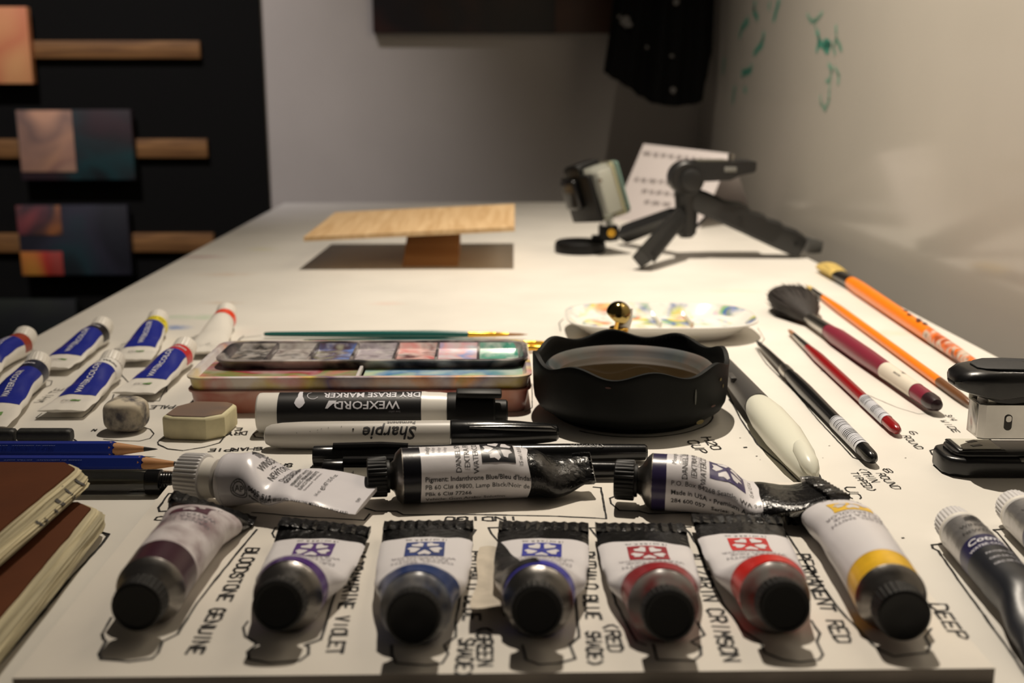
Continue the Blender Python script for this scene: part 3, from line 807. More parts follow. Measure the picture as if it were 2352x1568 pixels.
# ---- seven small white tubes with blue panels, at the left
SMALLW = mat('small_tube_white', (226, 222, 214), .3, bump=.06, bscale=140)
BLUE = mat('blue_label', (34, 44, 140), .32); GREENP = mat('green_print', (110, 150, 84), .5)
def small(pc, pt_, label, colour, word, txt, seed, blue=True, r=.0078, z0=0, bk=None, lift=None, L=None):
    cf = P(*pc, z0+r+.003); tl = P(*pt_, z0+.004); u, L0, head = tube_frame(cf, tl, 0); sh = .0118; L = (L or L0)-sh; o = cf+u*sh
    t = thing('paint_tube', label, 'paint tube', (o.x, o.y, z0), head, 'small white-capped tubes at the left')
    sk = Skin(r, L, bk or ((0, 1), (.15, .97), (.5, .55), (.8, .2), (1, .08)), lift or ((0, 0), (.5, .001), (1, .0035)), seed=seed, crump=.0005)
    g = G(); sk.shell(g, 0, 1, 0, nt=40); g.f.append(tuple(range(len(g.v)-40, len(g.v)))); g.m.append(0); g.build('tube_body', SMALLW, t, smooth=60)
    cm = mat('small_band_%d_%d_%d' % colour, colour, .35)
    g = G(); g.recalc = False
    g.mat(0); sk.shell(g, .01, .15, .00012, -.62, .62, 30)
    pl = lambda f, q=0, m_='cap': sk.place(f, q, m_, .00036)
    if word: stamp(g, text2d(word, .0034, bold=.02), pl(.085), txt, .0009)
    g.build('colour_band', [cm, PRINT, mat('print_white', (214, 214, 222), .45)], t, smooth=60)
    g = G(); g.recalc = False
    if blue:
        g.mat(0); sk.shell(g, .15, .68, .00014, -.40, .40, 26)
        stamp(g, text2d('WATERCOLOR', .0046, bold=.015, sx=1.05), pl(.42, .0, 'rev'), 1, .0009)
    stamp(g, ring2d(.0013, .0016)+rect2d(-.0008, .0008, -.0001, .0001) if not blue else rect2d(-.0046, 0, .0016, .0019)+rect2d(-.0046, 0, -.0019, -.0016)+rect2d(-.0046, -.0043, -.0019, .0019)+shift(text2d('a', .0036), -.0022, 0), pl(.80, 0, 'cap'), 2, .0009)
    if blue:
        stamp(g, rect2d(0, .0046, -.0019, .0019), pl(.80, 0), 3); stamp(g, shift(text2d('a', .0036), .0022, 0), sk.place(.80, 0, 'cap', .00048), 2, .0009)
    stamp(g, text2d('Made in Germany', .0011), pl(.86), 4, .0009)
    g.build('label', [BLUE, mat('print_white', (214, 214, 222), .45), PRINT, GREENP, GREY_PRINT], t, smooth=60)
    zc = sk.axis_z(0)
    zc = sk.axis_z(0); pit = .42
    g = G(); g.loft([(.0006, r*1.0, r*1.0, 0, zc), (-.0008, r*.98, r*.98, 0, zc), (-.0022, r*.74, r*.74, 0, zc), (-.003, r*.6, r*.6, 0, zc)], 32); tip(g, pit, zc); g.build('shoulder', SMALLW, t)
    g = G(); cap_along(g, [(-.0024, .0050), (-.0026, .0066), (-.0036, .0072), (-.0110, .0067), (-.0122, .0060), (-.0125, .004)], 40, .0003, 24, (0, 0, zc), (-.0108, -.0032)); tip(g, pit, zc); g.build('cap', CAPW, t, smooth=25)
small((64, 772), (-75, 872), 'small white tube with blue panel and rust band, cut off at the far left', (150, 60, 40), None, 1, 41, bk=((0, 1), (.25, 1.0), (.55, .8), (.8, .25), (1, .08)))
small((240, 749), (110, 848), 'small white tube with blue panel and black band, far row at the left', (34, 30, 32), 'Umber', 2, 42)
small((366, 732), (300, 829), 'small white tube with blue panel and yellow band, in the far row', (222, 206, 40), 'Lemon Yel', 1, 43)
small((522, 716), (466, 812), 'small all white tube with an orange-red band, behind the paint trays', (222, 66, 34), None, 1, 44, blue=False)
small((92, 832), (-45, 985), 'small white tube with blue panel and dark navy band, cut off at the left edge', (26, 30, 50), 'Blue', 2, 45, bk=((0, 1), (.3, .9), (.6, .5), (.85, .15), (1, .08)))
small((264, 828), (140, 946), 'small white tube with blue panel and white band, near row beside the round eraser', (228, 226, 220), 'Titan White', 1, 46)
small((430, 797), (305, 905), 'small white tube with blue panel and crimson band, near row beside the paint trays', (186, 44, 44), 'Vermilion', 2, 47)

# ================================================================== pens, pencils and erasers
def at2(pa, pb, z):
    a = P(*pa, z); b = P(*pb, z); d = b-a
    return a, d.length, math.atan2(d.y, d.x)
def cyl_place(x0, q0, rf, zc, mode, off=.0001, squash=1):
    """print on a turned shape lying along x; q from the top, minus = near side"""
    def at(x, q):
        r = rf(x)+off; a = q/rf(x); return (x, r*math.sin(a), zc+r*math.cos(a)*squash)
    if mode == 'along': return lambda x, y: at(x0+x, q0+y)
    if mode == 'rev': return lambda x, y: at(x0-x, q0-y)
    if mode == 'cap': return lambda x, y: at(x0-y, q0+x)
    if mode == 'tail': return lambda x, y: at(x0+y, q0-x)
def band(g, k, x0, x1, r, zc, a0=-math.pi, a1=math.pi, off=.00012, n=40):
    g.mat(k); rows = []
    for i in range(7):
        x = x0+(x1-x0)*i/6; R = (r(x) if callable(r) else r)+off
        rows.append([(x, R*math.sin(a0+(a1-a0)*j/n), zc+R*math.cos(a0+(a1-a0)*j/n)) for j in range(n+1)])
    g.grid(rows)
PRINTW = mat('print_white', (214, 214, 222), .45)
BARREL = mat('marker_white', (226, 223, 216), .33)
GREYB = mat('marker_pale_grey', (186, 182, 176), .36)
KG = mat('glossy_black_plastic', (15, 15, 16), .22, bump=.04, bscale=500)

# dry erase marker
a, L, h = at2((594, 948), (1166, 943), .0098)
r = .0098
t = thing('marker', 'fat white marker with wide black label, lying in front of the paint trays', 'marker', (a.x, a.y, 0), h, 'markers lying in the middle')
L1 = L*.765
g = G(); g.loft([(0, r*.9, r*.9, 0, r), (.0008, r*.985, r*.985, 0, r), (.002, r, r, 0, r), (L1-.012, r, r, 0, r), (L1-.010, r*.97, r*.97, 0, r), (L1-.004, r*.95, r*.95, 0, r), (L1+.003, r*.86, r*.86, 0, r)], 44)
g.build('barrel', BARREL, t)
g = G(); g.recalc = False; band(g, 0, L*.087, L*.655, r, r)
pl = lambda x, q: cyl_place(x, q, lambda x_: r, r, 'rev', .0003)
stamp(g, text2d('DRY ERASE MARKER', .0056, bold=.02, sx=.92), pl(L*.46, -.0028), 1, .0009)
stamp(g, text2d('WEXFORD', .0056, bold=.012, sx=1.15), pl(L*.44, -.0090), 1, .0009)
stamp(g, [[(-.002, -.002), (.0018, -.002), (.0034, .002)], [(-.002, -.002), (.0034, .002), (.0022, .002)], [(-.0034, -.0002), (-.0006, -.002), (.0004, -.0004)]], pl(L*.305, -.0088), 1, .0009)
stamp(g, text2d('low odor', .0015), pl(L*.55, -.0125), 2, .0009)
stamp(g, ring2d(.0026, .0029, -1.2, 2.6), pl(L*.225, -.003), 1, .0009)
# drip of white over the label
dr = fan([(.0015*math.cos(q)*(1+.4*math.sin(3*q)), .0034*math.sin(q)) for q in [i*.45 for i in range(14)]])+[[(-.0007, -.002), (.0009, -.002), (.0005, -.0115)], [(-.0007, -.002), (.0005, -.0115), (-.0001, -.0115)]]
stamp(g, shift(dr, 0, 0, math.pi, 1.35), cyl_place(L*.175, -.006, lambda x_: r, r, 'along', .0003), 1, .0009)
g.build('label', [mat('label_black', (16, 16, 18), .4), PRINTW, GREY_PRINT], t, smooth=60)
g = G(); rc = r*.94
g.loft([(L1-.001, rc, rc, 0, r), (L1, rc*1.01, rc*1.01, 0, r), (L1+.006, rc, rc, 0, r), (L-.007, rc*.9, rc*.9, 0, r), (L-.006, rc*.62, rc*.62, 0, r), (L-.0008, rc*.6, rc*.6, 0, r), (L, rc*.5, rc*.5, 0, r)], 44)
g.build('cap', K, t, smooth=30)
g = G(); g.box((L1+.0145, -.004, 2*r+.0002), (.022, .0052, .0034), .001, 2, Matrix.Rotation(.02, 4, 'Y') @ Matrix.Rotation(.3, 4, 'X'))
g.build('clip', K, t, smooth=30)

# permanent marker
a, L, h = at2((608, 1000), (1283, 994), .0064)
r = .0064
t = thing('marker', 'slim pale grey marker with tapered black cap, between fat marker and black pens', 'marker', (a.x, a.y, 0), h, 'markers lying in the middle')
L1 = L*.63
prof = [(0, r*.35), (.0008, r*.62), (.003, r*.80), (.008, r*.92), (.018, r*.985), (.03, r), (L1, r)]
g = G(); g.loft([(x, q, q, 0, r) for x, q in prof], 40); g.build('barrel', GREYB, t)
g = G(); g.recalc = False
pl = lambda x, q: cyl_place(x, q, lambda x_: r, r, 'rev', .00022)
stamp(g, text2d('Sharpie', .0088, shear=.22, bold=.012, sx=.95), pl(L1-.0275, -.0070), 0, .0009)
stamp(g, text2d('.', .008), pl(L1-.0445, -.0075), 0, .0009)
stamp(g, text2d('Permanent', .0030, bold=.01), pl(L1-.0225, -.0016), 0, .0009)
for k in range(6): stamp(g, fan([(.0002*math.cos(q), .0002*math.sin(q)) for q in range(6)]), pl(L1-.05-.004*k+.002*math.sin(k*5), -.004-.0006*k), 0)
g.build('printing', PRINT, t, smooth=0)
g = G(); rc = r*1.06
g.loft([(L1+.0004, rc*.98, rc*.98, 0, r), (L1+.001, rc, rc, 0, r), (L1+.018, rc*.98, rc*.98, 0, r), (L1+.032, rc*.86, rc*.86, 0, r), (L-.004, rc*.64, rc*.64, 0, r), (L-.001, rc*.56, rc*.56, 0, r), (L, rc*.4, rc*.4, 0, r)], 40)
g.build('cap', KG, t)
g = G(); g.rod([(L1+.009, -.0052, r+.0048), (L1+.026, -.0050, r+.0045), (L-.004, -.0038, r+.0034), (L-.0015, -.0034, r+.0026)], [.0006, .0016, .0016, .001], 10, 1.2)
g.build('clip', KG, t)

# two black pens
def pen(pa, pb, label, r, windows, emboss, cap_at):
    a, L, h = at2(pa, pb, r)
    t = thing('pen', label, 'pen', (a.x, a.y, 0), h, 'black pens behind the lying tubes')
    g = G(); g.loft([(.0, r*.9, r*.9, 0, r), (.0004, r, r, 0, r), (.011, r*1.02, r*1.02, 0, r), (.0115, r*.95, r*.95, 0, r), (L*.62, r*.96, r*.96, 0, r)], 32); g.build('cap', KG, t)
    g = G(); g.loft([(L*.622, r*.93, r*.93, 0, r), (L*.75, r*.93, r*.93, 0, r), (L*.9, r*.84, r*.84, 0, r), (L-.001, r*.78, r*.78, 0, r), (L, r*.6, r*.6, 0, r)], 32); g.build('barrel', KG, t)
    g = G(); g.rod([(.009, -.001, 2*r+.0004), (.03, -.001, 2*r+.0008), (.042, -.001, 2*r+.0002)], [.0013, .0012, .001], 8, 1.6); g.build('clip', KG, t)
    g = G(); g.recalc = False
    if windows:
        band(g, 0, L*.075, L*.24, r, r, math.radians(-125), math.radians(-60), .0002, 8)
        stamp(g, text2d('F', .0022), cyl_place(L*.105, -r*1.5, lambda x: r, r, 'rev', .0004), 1)
        band(g, 2, L*.600, L*.635, r, r, math.radians(-60), math.radians(-20), .0003, 6)
        g.build('label', [mat('pale_grey_label', (170, 168, 160), .4), PRINT, METAL], t, smooth=60)
    if emboss:
        stamp(g, text2d('Sharpie', .0052, shear=.2), cyl_place(L*.82, -.0008, lambda x: r*.86, r, 'rev', .0003), 0, .0009)
        g.build('embossed_script', mat('dark_grey_print', (64, 62, 60), .3), t, smooth=0)
pen((720, 1047), (1486, 1038), 'long glossy black pen with embossed script, right behind the black-bodied tube', .0046, False, True, 0)
pen((742, 1078), (1424, 1078), 'black pen with a pale window strip, half hidden by the black-bodied tube', .0043, True, False, 0)

# charcoal sticks
CH = mat('charcoal', (30, 31, 30), .55, bump=.3, bscale=260)
for (pa, pb, lab) in (((43, 999), (166, 999), 'short black charcoal stick with blunt end, behind the blue pencils'), ((-70, 999), (36, 999), 'black charcoal stick cut off by the left edge, behind the blue pencils')):
    a, L, h = at2(pa, pb, .0032); r = .0032
    g = G(); g.loft([(0, r*.8, r*.8, 0, r), (.0006, r, r, 0, r), (L-.0022, r, r, 0, r), (L-.0008, r*.96, r*.96, 0, r), (L, r*.75, r*.75, 0, r)], 20, 3.2)
    o = g.build('charcoal_stick', CH, loc=(a.x, a.y, 0), smooth=40); o.rotation_euler = (0, 0, h); tag(o, lab, 'charcoal', 'charcoal sticks at the left')

# two blue pencils
def pencil(pa, pb, lab, wood):
    r = .0037; a, L, h = at2(pa, pb, r*.9); z = r*.9
    t = thing('pencil', lab, 'pencil', (a.x, a.y, 0), h, 'blue pencils at the left')
    def hexring(x, k, n=24, scal=0):
        ring = []
        for j in range(n):
            an = 2*math.pi*j/n; m = (an+math.pi/6) % (math.pi/3)-math.pi/6
            rr = r*.88/math.cos(m)
            ring.append((x+(scal*(math.cos(an*6)) if scal else 0), rr*k*math.cos(an+math.pi/6), z+rr*k*math.sin(an+math.pi/6)))
        return ring
    xw = L-wood; g = G(); g.rings([hexring(0, 1), hexring(xw-.004, 1), hexring(xw, 1.0, 24, .0010)]); g.build('barrel', mat('pencil_blue', (26, 46, 132), .3), t, smooth=20)
    g = G(); g.loft([(xw-.0018, r*.9, r*.9, 0, z), (xw, r*.86, r*.86, 0, z), (L-.006, r*.30, r*.30, 0, z)], 24); g.build('sharpened_wood', wood_mat('pencil_cedar', (206, 156, 104), (168, 116, 70), 'x', 60), t)
    g = G(); g.loft([(L-.0062, r*.31, r*.31, 0, z), (L-.001, r*.1, r*.1, 0, z), (L, r*.03, r*.03, 0, z)], 16); g.build('lead', mat('graphite', (34, 33, 34), .4), t)
    g = G(); g.recalc = False
    s_ = text2d('MADE IN GERMANY   EXTRA SOFT   4B', .0022); stamp(g, s_, lambda x, y: (xw-.045-x, -y*.5-.0026, z+r*.62-(-y*.5)*0+.0003), 0); g.build('printing', mat('faint_silver_print', (110, 122, 160), .4), t, smooth=0)
pencil((-250, 1031), (362, 1031), 'blue pencil with its sharp lead showing, farther of the two at the left', .0195)
pencil((-250, 1064), (432, 1065), 'blue pencil with its tip behind the white ribbed cap, nearer of the two', .0195)

# clear barrelled pen with black grip
r = .0050; a, L, h = at2((-160, 1108), (404, 1106), r)
t = thing('pen', 'clear barrelled pen with black end, beside the books and the white gouache tube', 'pen', (a.x, a.y, 0), h)
g = G(); g.loft([(0, r, r, 0, r), (L-.0115, r, r, 0, r)], 28, 2.6, False, False); g.loft([(0, r*.82, r*.82, 0, r), (L-.0115, r*.82, r*.82, 0, r)], 28, 2.6, False, False)
g.build('clear_barrel', mat('clear_plastic', (225, 225, 222), .08, trans=1, ior=1.45), t)
g = G(); g.loft([(.002, r*.45, r*.45, 0, r), (L-.02, r*.45, r*.45, 0, r), (L-.012, r*.3, r*.3, 0, r)], 16); g.build('ink_refill', mat('ink_refill_dark', (52, 52, 50), .4), t)
g = G(); st_ = [(L-.0118, r*1.0, r*1.0, 0, r), (L-.0115, r*1.04, r*1.04, 0, r), (L-.006, r*1.04, r*1.04, 0, r)]
for i in range(5): st_ += [(L-.0055+i*.0011, r*.84, r*.84, 0, r), (L-.0050+i*.0011, r*.80, r*.80, 0, r)]
g.loft(st_+[(L, r*.7, r*.7, 0, r)], 28); g.build('grip', KG, t, smooth=30)

# kneaded eraser, squashed ball with grey smudges
def lump(name, c, dims, mats, seed, flat_top=.2, rotz=0, dent=None):
    bm = bmesh.new(); bmesh.ops.create_icosphere(bm, subdivisions=4, radius=1)
    for v in bm.verts:
        p = v.co.copy(); q = Vector((math.copysign(abs(p.x)**.75, p.x), math.copysign(abs(p.y)**.75, p.y), math.copysign(abs(p.z)**.55, p.z)))
        q *= 1+.05*noise.noise(p*1.7+Vector((seed, 0, 0)))
        if dent: q -= Vector(dent[0])*dent[1]*math.exp(-((p-Vector(dent[0])).length/dent[2])**2)
        v.co = Vector((q.x*dims[0]/2, q.y*dims[1]/2, (q.z+1)*dims[2]/2))
        v.co.z = max(0, v.co.z)
    g = G(); g.add_bm(bm); o = g.build(name, mats, loc=c, smooth=60); o.rotation_euler = (0, 0, rotz); return o
p = P(280, 1000, 0)
o = lump('kneaded_eraser', (p.x, p.y+.0085, 0), (.0205, .018, .0172), paint_mat('kneaded_putty', (196, 186, 166), [(96, 92, 94), (58, 58, 64), (130, 126, 122)], 120, .46, .7, 2, soft=.1, stretch=(1, 1, .7)), 4, dent=((0, -.1, 1), .18, .8))
tag(o, 'small round putty eraser smudged grey, beside the dirty block eraser', 'eraser')
# block eraser with a dirty top
p = P(447, 1008, .0); bl = [(-.0145, -.006), (-.0145, .009), (-.0075, .0195), (.0105, .0195), (.0145, .016), (.0145, -.002), (.0075, -.0085), (-.010, -.0085)]
t = thing('block_eraser', 'cream block eraser with cut corners and a dirty brown top', 'eraser', (p.x, p.y+.0058, 0), -.10)
g = G(); g.prism(bl, 0, .0115, .0018, 3); o = g.build('rubber_block', [mat('eraser_cream', (214, 206, 168), .65, var=.06, vscale=120)], t, smooth=40)
g = G(); g.prism([(x*.90, (y-.005)*.90+.005) for x, y in bl], .0113, .0119, .0003, 1)
g.build('dirty_face', paint_mat('eraser_grime', (104, 84, 72), [(96, 80, 72), (120, 96, 78), (84, 74, 72), (110, 92, 82)], 60, .8, .75, 5, soft=.25), t)

# two sketchbooks
COVER = mat('brown_cover', (88, 48, 26), .7, spec=.15, var=.08, vscale=40, bump=.1, bscale=300)
def book(label, cx, cy, z0, w, l, hgt, rot, seed, marks):
    t = thing('sketchbook', label, 'book', (cx, cy, z0), rot, 'brown sketchbooks stacked at the left edge')
    # origin = far right corner; pages run to -x (spine) and -y (towards the viewer)
    n = 44; rows = []; random.seed(seed)
    NZ = 22
    g = G(); m1 = []
    lay = [random.uniform(-.0006, .0006) for _ in range(NZ+1)]
    outer = []
    for i in range(n+1):
        y = -l*i/n; col = []
        for k in range(NZ+1):
            z = .0010+(hgt-.0018)*k/NZ
            bulge = .0035*math.sin(math.pi*k/NZ)
            corner = -.006*max(0, 1-(-y)/.007)**2
            wob = lay[k]+.0005*noise.noise(Vector((y*60, k*.6, seed)))+.0006*noise.noise(Vector((y*15, k*.25, seed+7)))
            col.append((bulge+wob+corner, y, z+.0012*noise.noise(Vector((y*26, seed, k*.1)))*math.sin(math.pi*k/NZ)))
        outer.append(col)
    rings = []
    for col in outer: rings.append([*col, (-w, col[0][1], col[-1][2]), (-w, col[0][1], col[0][2])])
    g.rings(rings); g.build('pages', mat('page_edges', (190, 180, 148), .8, var=.34, vscale=30, stretch=(1, .25, 28), bump=.3, bscale=60), t, smooth=40)
    def cov(name, z, th):
        g = G(); pts = [(-w-.001, -l)]
        for i in range(30):
            y = -l+l*i/29; pts.append((-.0012+.0006*noise.noise(Vector((y*110, seed, z*900)))-.007*max(0, 1-(-y)/.008)**2, y))
        pts += [(-w-.001, 0)]
        g.prism(pts, z, z+th); g.build(name, COVER, t, smooth=30)
    cov('back_cover', .0002, .0008); cov('front_cover', hgt-.0008, .0008)
    g = G(); g.box((-w-.0008, -l/2, hgt/2), (.0012, l, hgt-.0006), .0003); g.build('spine', COVER, t)
    if marks:
        g = G(); g.recalc = False
        for (y, za, zb, ww) in ((-.011, .55, .9, .0016), (-.020, .3, .92, .0014), (-.029, .45, .8, .0022), (-.034, .25, .62, .0012), (-.042, .2, .6, .0012), (-.047, .4, .7, .0014)):
            for k in range(6):
                i = min(n, int(-y/l*n)); f0 = za+(zb-za)*k/6; f1 = za+(zb-za)*(k+1)/6
                q0 = outer[i][int(f0*NZ)]; q1 = outer[i][min(NZ, int(f1*NZ)+1)]
                g.face([(q0[0]+.0003, y-ww/2-.001*k*.4, q0[2]), (q0[0]+.0003, y+ww/2-.001*k*.4, q0[2]), (q1[0]+.0003, y+ww/2-.001*(k+1)*.4, q1[2]), (q1[0]+.0003, y-ww/2-.001*(k+1)*.4, q1[2])])
        g.build('edge_scribble', mat('pen_grey', (70, 68, 66), .7), t, smooth=0)
book('brown sketchbook lying on the table, lower of the two stacked', -.1475, .392, 0, .10, .19, .0118, math.radians(2.5), 51, False)
book('brown sketchbook with dark scribbles on its page edges, upper of the two stacked', -.1562, .4035, .0121, .10, .19, .0112, math.radians(-2.2), 52, True)

# curled paper scrap between two front tubes
pa = P(1133, 1262, BZ); pb = P(1118, 1452, BZ); d = pb-pa; Ls = d.length; h = math.atan2(d.y, d.x)
g = G(); rows = []; rows2 = []
for i in range(17):
    f = i/16; x = Ls*f*.96; z = .0006+.0062*max(0, (f-.35)/.65)**1.6
    w0 = -.0048-.0006*math.sin(f*9); w1 = .0052+.0005*math.sin(f*13)+.002*f
    rows.append([(x, w0+(w1-w0)*j/6, z+.0006*math.sin(j*.8+f*4)+.0003) for j in range(7)])
ring = [[*r_, *[(p[0], p[1], p[2]-.0003) for p in reversed(r_)]] for r_ in rows]
g.rings(ring); o = g.build('paper_scrap', mat('masking_paper', (196, 186, 170), .8, var=.08, vscale=150), loc=(pa.x, pa.y, BZ), smooth=50); o.rotation_euler = (0, 0, h)
tag(o, 'curled strip of off-white paper beside the torn-label blue tube in the front row', 'paper strip')

# ================================================================== water bowl, trays, palette
bx, by = .0712, .5455
t = thing('water_bowl', 'black scalloped-rim water bowl full of murky brown water', 'water bowl', (bx, by, 0))
def scal(r, z, a): 
    return z+.0019*math.cos(8*(a+math.pi/2-.10)) if z > .028 else z
RUB = mat('bowl_rubber', (10, 12, 11), .55, spec=.18, var=.12, vscale=50, bump=.08, bscale=200)
prof = [(.034, .0), (.0392, .0006), (.0402, .0030), (.0406, .0036), (.0440, .0042), (.0472, .0064), (.0490, .0098), (.0496, .0140), (.0498, .020), (.0500, .0285), (.0501, .0308), (.0498, .0314), (.0476, .0314), (.0472, .0308), (.0470, .027), (.0455, .0215), (.0452, .0205), (.032, .0050), (.0, .0046)]
g = G(); R = []
for (r, z) in prof:
    ring = []
    for j in range(128):
        a = 2*math.pi*j/128; k = max(0, min(1, (z-.0215)/.009))
        ring.append((r*math.cos(a), r*math.sin(a), z+k*.0021*math.cos(8*(a+math.pi/2-.10))))
    R.append(ring)
g.rings(R, True, True); g.build('bowl', RUB, t, smooth=40)
g = G(); g.lathe([(.0452, .0212), (.0430, .0252), (.0418, .0262), (.0405, .0258), (.0385, .0235), (.0368, .0210), (.0362, .0205), (.0372, .0202), (.0395, .0200)], 96)
g.f = [f for f in g.f if len(f) == 4]; g.m = [0]*len(g.f)
g.build('inner_ring', paint_mat('ring_grime', (66, 74, 72), [(36, 44, 44), (72, 70, 64), (80, 66, 58), (42, 50, 54), (62, 62, 42)], 55, .8, .65, 3, soft=.2), t, smooth=50)
g = G(); g.lathe([(.0376, .0200), (.0376, .0210), (.02, .0210), (.004, .0210)], 72)
g.build('water', mat('murky_water', (46, 36, 22), .06, spec=.5, coat=.3), t, smooth=30)
for (a_, z, w, hh, k) in ((-1.02, .020, .0006, .008, 0), (-.62, .025, .0012, .0016, 1), (-.9, .006, .0028, .0022, 1), (-.75, .013, .002, .001, 2), (-.55, .021, .0008, .0018, 1), (-1.9, .026, .0015, .001, 2)):
    r_ = .0503 if z > .012 else .0482; pts = []
    for q in range(10):
        an = a_+w*math.cos(q*.63)/r_; pts.append((r_*math.cos(an), r_*math.sin(an), z+hh/2*math.sin(q*.63)))
    g = G(); g.recalc = False; g.face(pts)
    g.build('dried_splash', (mat('splash_grey', (84, 86, 82), .6), mat('splash_ochre', (110, 98, 50), .6), mat('splash_red', (78, 48, 42), .6))[k], t, smooth=0)

# plastic trays with dried paint
def tray_rings(x0, x1, y0, y1, r, z0, z1, flare, th, floor_z, n=6):
    """closed open-topped tray: outer wall up, lip, inner wall down, floor"""
    def rr(d, z): return [(x, y, z) for x, y in roundrect(x0-d, x1+d, y0-d, y1+d, r+d, n)]
    return [rr(-flare*.6, z0), rr(-flare*.45, z0+.0008), rr(0, z1-.0014), rr(.0012, z1-.0012), rr(.0013, z1-.0002), rr(.0009, z1), rr(-th, z1), rr(-th-.0004, z1-.0006), rr(-th-flare*.5, floor_z+.001), rr(-th-flare*.6-.001, floor_z)]
A_ = P(436, 940, .0); B_ = P(1212, 940, .0)
tx0, tx1 = P(434, 897, .012).x, P(1216, 897, .012).x
ty0, ty1 = .545, .628
tc = ((tx0+tx1)/2, (ty0+ty1)/2); hw, hd = (tx1-tx0)/2, (ty1-ty0)/2
TP1 = paint_mat('tray_orange_smear', (212, 188, 180), [(206, 128, 84), (214, 150, 130), (164, 66, 54), (216, 186, 178), (204, 112, 50)], 34, .7, .3, 4, soft=.2)
TP2 = paint_mat('tray_rainbow_smear', (222, 216, 216), [(214, 90, 96), (214, 190, 70), (120, 100, 130), (230, 160, 80), (130, 190, 160)], 48, .52, .28, 7, soft=.15)
FL2 = paint_mat('tray_floor_paint', (190, 190, 180), [(90, 96, 60), (186, 120, 100), (124, 140, 76), (160, 60, 70), (176, 120, 130), (190, 160, 60)], 60, .85, .25, 9, soft=.2)
FL3 = paint_mat('tray_floor_blue', (196, 206, 200), [(120, 180, 200), (60, 120, 180), (150, 190, 140), (220, 200, 80), (70, 150, 140)], 60, .75, .25, 10, soft=.2)
t = thing('mixing_tray', 'orange-stained plastic paint tray at the bottom of the tray stack', 'paint tray', (*tc, 0), 0, 'plastic mixing trays')
g = G(); g.rings(tray_rings(-hw, hw, -hd, hd, .008, 0, .0128, .004, .0014, .0018)); g.build('tray', TP1, t, smooth=40)
t = thing('mixing_tray', 'plastic paint tray with a divider and rainbow smears, upper of the two wide trays', 'paint tray', (*tc, .0075), 0, 'plastic mixing trays')
g = G(); g.rings(tray_rings(-hw-.0003, hw+.0003, -hd-.0003, hd+.0003, .008, .0055, .0125, .002, .0014, .0092), True, False)
g.build('tray', TP2, t, smooth=40)
g = G(); q = roundrect(-hw+.003, -.003, -hd+.003, hd-.003, .005); g.prism(q, .0090, .0096); g.build('left_well_floor', FL2, t)
g = G(); q = roundrect(.001, hw-.003, -hd+.003, hd-.003, .005); g.prism(q, .0090, .0096); g.build('right_well_floor', FL3, t)
g = G(); g.box((-.001, -.0285, .0108), (.0018, .0215, .0030), .0005); g.build('divider', mat('tray_plastic', (200, 196, 196), .35), t)
# seven-well insert resting on top
wx0, wx1 = P(486, 840, .021).x, P(1210, 840, .021).x; wy0, wy1 = .571, .617
t = thing('well_tray', 'narrow grubby seven-well paint tray resting on top of the stacked trays', 'paint tray', ((wx0+wx1)/2, (wy0+wy1)/2, .0173))
w2, d2 = (wx1-wx0)/2, (wy1-wy0)/2
WP = paint_mat('well_grime', (204, 200, 196), [(22, 22, 26), (96, 88, 90), (40, 40, 46), (150, 140, 138), (12, 12, 14)], 60, .82, .3, 12, soft=.15)
g = G(); g.rings(tray_rings(-w2, w2, -d2, d2, .010, .0, .0050, .003, .0012, .0010)); g.build('tray', WP, t, smooth=40)
wells = [[(150, 140, 132), (60, 58, 58), (196, 188, 180)], [(96, 84, 84), (170, 164, 160), (50, 48, 52)], [(104, 136, 206), (86, 70, 84), (170, 176, 130)], [(120, 108, 116), (176, 168, 176), (60, 56, 64)],
         [(206, 122, 122), (222, 176, 170), (80, 40, 50)], [(110, 160, 220), (220, 170, 176), (206, 216, 226)], [(110, 190, 168), (60, 140, 120), (206, 220, 210)]]
cw = (2*w2-.006)/7
for i in range(7):
    g = G(); x0 = -w2+.003+cw*i
    a0, a1 = x0+.0007, x0+cw-.0007
    g.rings([[(x_, -d2+.0030, .0030), (x_, -d2+.0042, .0015), (x_, d2-.0056, .0015), (x_, d2-.0026, .0044), (x_, d2-.0024, .0040), (x_, d2-.0054, .0010), (x_, -d2+.0042, .0010), (x_, -d2+.0028, .0028)] for x_ in (a0, a1)])
    g.build('paint_well', paint_mat('well_paint_%d' % i, (206, 202, 200), wells[i], 150, .85, .22, 20+i, soft=.2), t)
    if i:
        g = G(); g.box((x0, 0, .0029), (.0016, 2*d2-.0040, .0038), .0006); g.build('divider', WP, t)

